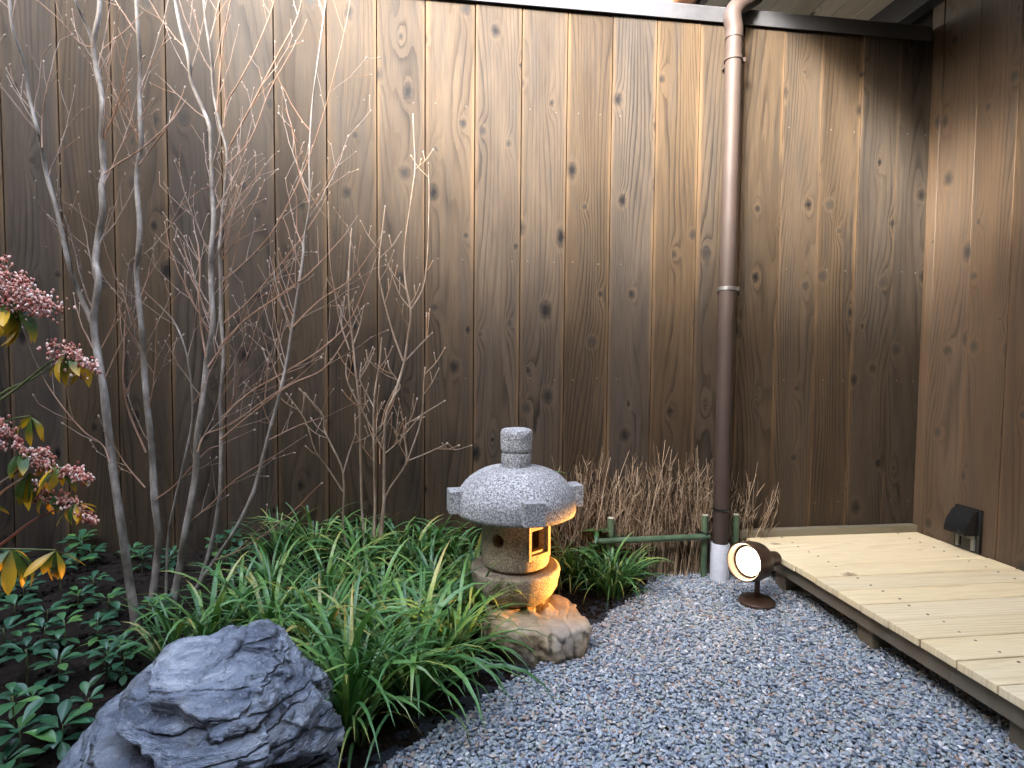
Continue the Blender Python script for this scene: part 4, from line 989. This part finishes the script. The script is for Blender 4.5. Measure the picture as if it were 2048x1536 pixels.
ords = ['first', 'second', 'third', 'fourth', 'fifth', 'sixth', 'seventh', 'eighth', 'ninth', 'tenth', 'eleventh', 'twelfth', 'thirteenth']
def areas(px, py):
    k = row_of(px, py); order = sorted(q[0] for q in spots if row_of(q[0], q[1]) == k)
    return ords[order.index(px)]+' ground cover plant from the left, in the row '+rows[k]
for px, py, sc in spots:
    lab = areas(px, py); px += rg.uniform(-8, 8); py += 25
    o0 = onbed(px, py)
    if o0.y > -.05: o0.y = -.05; o0.z = bed_h(o0.x, o0.y)
    h = rg.uniform(.035, .085)
    root = P(empty('ground_cover_plant', o0, rg.uniform(0, 6.28)), lab, 'ground cover', 'glossy ground cover plants in the bed')
    link('stem', rg.choice(stems), root, Matrix.Scale(h/.10*.93, 4))
    n = rg.randint(7, 10); L0 = .050*sc
    for k in range(n):
        az = k*2.4+rg.uniform(-.3, .3); up = k/n; l = L0*rg.uniform(.75, 1.1)*(1.05-.35*up)
        link('leaf', rg.choice(PL), root, Matrix.Translation((.006*math.cos(az), .006*math.sin(az), h*(.75+.25*up)))@Matrix.Rotation(az, 4, 'Z')@Matrix.Rotation(-rg.uniform(.05, .35)-.55*up, 4, 'Y')@Matrix.Scale(l, 4))
    if rg.random() < .6:
        for k in range(4):
            az = k*1.57+rg.uniform(-.4, .4); link('leaf', rg.choice(PL), root, Matrix.Translation((0, 0, h*.35))@Matrix.Rotation(az, 4, 'Z')@Matrix.Rotation(rg.uniform(-.15, .2), 4, 'Y')@Matrix.Scale(L0*rg.uniform(.6, .9), 4))

# ================================================================== pieris at the left edge
PB = onbed(-190, 1330); PYS = -.92
pie = P(empty('pieris_shrub', PB), 'shrub with pink hanging flower clusters and drooping yellow-green leaves at left edge', 'shrub')
rg = random.Random(63)
PLf = [leaf_mesh('leaf', M_PIER, 1, .27, .58, .10, b_, 8) for b_ in (.5, .9, 1.3, .2)]
def ploc(p): return Vector(p)-PB
def pbranch(lst, y0, y1, w0, w1, mt=M_REDSTEM):
    pts = [at(x, y, y0+(y1-y0)*i/(len(lst)-1)) for i, (x, y) in enumerate(lst)]
    c = catmull(pts, 4); k = len(c); b = MB(); b.tube([ploc(p) for p in c], [(w0+(w1-w0)*i/(k-1))/2*.00098 for i in range(k)], 7); b.build('branch', mt, pie, auto=R(60)); return c
trunk0 = PB+Vector((0, 0, -.03)); c0 = at(-110, 1060, PYS)
b = MB(); cc = catmull([trunk0, trunk0.lerp(c0, .4)+Vector((.02, .01, 0)), c0, at(-90, 850, PYS), at(-80, 640, PYS)], 5); b.tube([ploc(p) for p in cc], [.011-.006*i/len(cc) for i in range(len(cc))], 10); b.build('branch', M_BARK, pie, auto=R(60))
pbranch([(-100, 900), (-40, 830), (30, 780), (85, 735), (130, 705)], PYS, PYS, 6, 3.5, M_STEM)
pbranch([(-100, 890), (0, 790), (60, 760), (110, 730)], PYS, PYS+.02, 5, 3, M_STEM)
pbranch([(-90, 700), (-40, 640), (10, 600), (40, 580)], PYS, PYS, 6, 4)
pbranch([(-110, 1080), (-40, 1110), (0, 1090), (60, 1045), (110, 1020), (150, 1000)], PYS, PYS, 6, 3)
pbranch([(-100, 1010), (-40, 990), (10, 960), (50, 930), (90, 900)], PYS, PYS, 6, 3, M_SHRUB)
pbranch([(-105, 1030), (-30, 1010), (15, 975), (60, 950)], PYS+.03, PYS+.02, 5, 3, M_SHRUB)
pbranch([(-110, 1120), (-60, 1100), (20, 1098), (110, 1100)], PYS, PYS, 5, 3, M_STEM)
pbranch([(-90, 900), (-30, 870), (20, 840), (60, 832)], PYS+.04, PYS+.04, 4, 3, M_STEM)
def whorl(px, py, y, n, l0, l1, az0, az1, dr0, dr1, sc=.00098):
    c = at(px, py, y)
    for k in range(n):
        az = az0+(az1-az0)*(k+.5)/n+rg.uniform(-.25, .25); l = rg.uniform(l0, l1)*sc
        link('leaf', rg.choice(PLf), pie, Matrix.Translation(ploc(c))@Matrix.Rotation(az, 4, 'Z')@Matrix.Rotation(rg.uniform(dr0, dr1), 4, 'Y')@Matrix.Rotation(rg.uniform(-.5, .5), 4, 'X')@Matrix.Scale(l, 4))
whorl(22, 600, PYS, 9, 65, 95, -3.1, 3.1, .5, 1.35); whorl(5, 610, PYS, 5, 70, 90, -3.1, 3.1, .3, 1.1)
whorl(138, 705, PYS, 9, 55, 80, -3.1, 3.1, .5, 1.35)
whorl(62, 834, PYS+.03, 5, 45, 60, -3.1, 3.1, .1, 1.2)
whorl(45, 900, PYS, 8, 50, 75, -3.1, 3.1, .3, 1.2); whorl(60, 945, PYS, 8, 55, 75, -3.1, 3.1, .4, 1.3); whorl(115, 930, PYS, 7, 50, 70, -3.1, 3.1, .3, 1.3); whorl(150, 1005, PYS, 7, 40, 58, -3.1, 3.1, .3, 1.3); whorl(100, 985, PYS, 4, 40, 55, -3.1, 3.1, .3, 1.0)
whorl(22, 1098, PYS, 8, 65, 88, -3.1, 3.1, .4, 1.35); whorl(112, 1101, PYS, 8, 55, 75, -3.1, 3.1, .4, 1.35); whorl(-70, 1000, PYS, 8, 60, 80, -3.1, 3.1, .2, 1.2); whorl(-80, 720, PYS, 8, 60, 80, -3.1, 3.1, .2, 1.2)
def cluster(lst, y, n, spread, r=4.6, tone=None):
    pts = catmull([at(x, yy, y) for x, yy in lst], 4); b = MB(); k = len(pts)-1
    b.tube([ploc(p) for p in pts], .0011, 5)
    for i in range(int(n*1.0)):
        t = rg.random()*k; j = min(int(t), k-1); p = pts[j].lerp(pts[j+1], t-j)
        s = spread*.00098*(1-.35*t/k); off = Vector((rg.gauss(0, .45), rg.gauss(0, .5), rg.gauss(-.25, .45)))*s
        rr = r*.00070*rg.uniform(.55, 1.1); Mq = Euler((rg.uniform(-.6, .6), rg.uniform(-.6, .6), 0)).to_matrix()
        b.blob(ploc(p+off), (rr*.8, rr*.8, rr*1.25), Mq, 6, 4)
        if i % 5 == 0: b.tube([ploc(p), ploc(p+off)], .0006, 4, False)
    b.build('flower_cluster', M_FLOW, pie, smooth=True)
cluster([(-30, 570), (10, 572), (45, 580), (80, 598), (108, 606)], PYS-.01, 330, 38); cluster([(-20, 545), (10, 545), (40, 555), (50, 562)], PYS, 110, 22); cluster([(20, 605), (50, 615), (85, 620)], PYS, 120, 18)
cluster([(90, 688), (120, 690), (150, 705), (180, 728), (188, 735)], PYS-.01, 120, 20); cluster([(115, 705), (135, 725), (165, 750)], PYS, 90, 18); cluster([(125, 720), (122, 738)], PYS, 25, 10); cluster([(150, 700), (165, 715), (182, 740)], PYS, 50, 14)
cluster([(-10, 840), (10, 850), (30, 880), (50, 905)], PYS-.01, 110, 14, 5); cluster([(-15, 870), (0, 880), (5, 900)], PYS-.02, 60, 14)
cluster([(65, 915), (90, 925), (115, 945)], PYS, 90, 20); cluster([(60, 905), (85, 900), (110, 920)], PYS+.01, 70, 18)
cluster([(70, 960), (85, 980), (98, 1000)], PYS, 70, 12); cluster([(95, 990), (125, 998), (150, 1010), (175, 1030), (184, 1042)], PYS, 150, 16)
cluster([(128, 935), (145, 940), (160, 948), (178, 958)], PYS-.01, 110, 17, 5.4); cluster([(-8, 520), (5, 515), (14, 512)], PYS, 25, 10); cluster([(62, 998), (80, 994)], PYS, 22, 8)

# ================================================================== two broad-leaved plants by the lantern
BLf = [leaf_mesh('leaf', M_BROAD, 1, .26, .45, .15, b_, 7) for b_ in (.4, .8)]
def broad(lab, base, tops, l):
    root = P(empty('broad_leaved_plant', base), lab, 'plant')
    for (tp, n, l_) in tops:
        t = tp-base; b = MB(); b.tube(catmull([(0, 0, -.02), t*.5+Vector((.01, 0, .01)), t], 4), .0022, 6); b.build('stem', M_STEM, root, auto=R(60))
        for k in range(n):
            az = 6.283*k/n+rg.uniform(-.4, .4)
            link('leaf', rg.choice(BLf), root, Matrix.Translation(t)@Matrix.Rotation(az, 4, 'Z')@Matrix.Rotation(rg.uniform(-.5, .5), 4, 'Y')@Matrix.Scale(l_*rg.uniform(.8, 1.1), 4))
p1 = onbed(1105, 1120); p1.y = -.2; p1.z = bed_h(p1.x, p1.y)
broad('green broad-leaved plant peeking over the lantern roof from behind', p1, [(at(1098, 945, -.2), 6, .065), (at(1085, 960, -.2), 4, .05)], .06)
p2 = onbed(1190, 1130); p2.z = bed_h(p2.x, p2.y)
broad('green and yellow broad-leaved plant in front of the bamboo rail', p2, [(at(1195, 1062, p2.y), 6, .075), (at(1180, 1095, p2.y), 5, .06)], .06)
print('objects', len(bpy.data.objects))
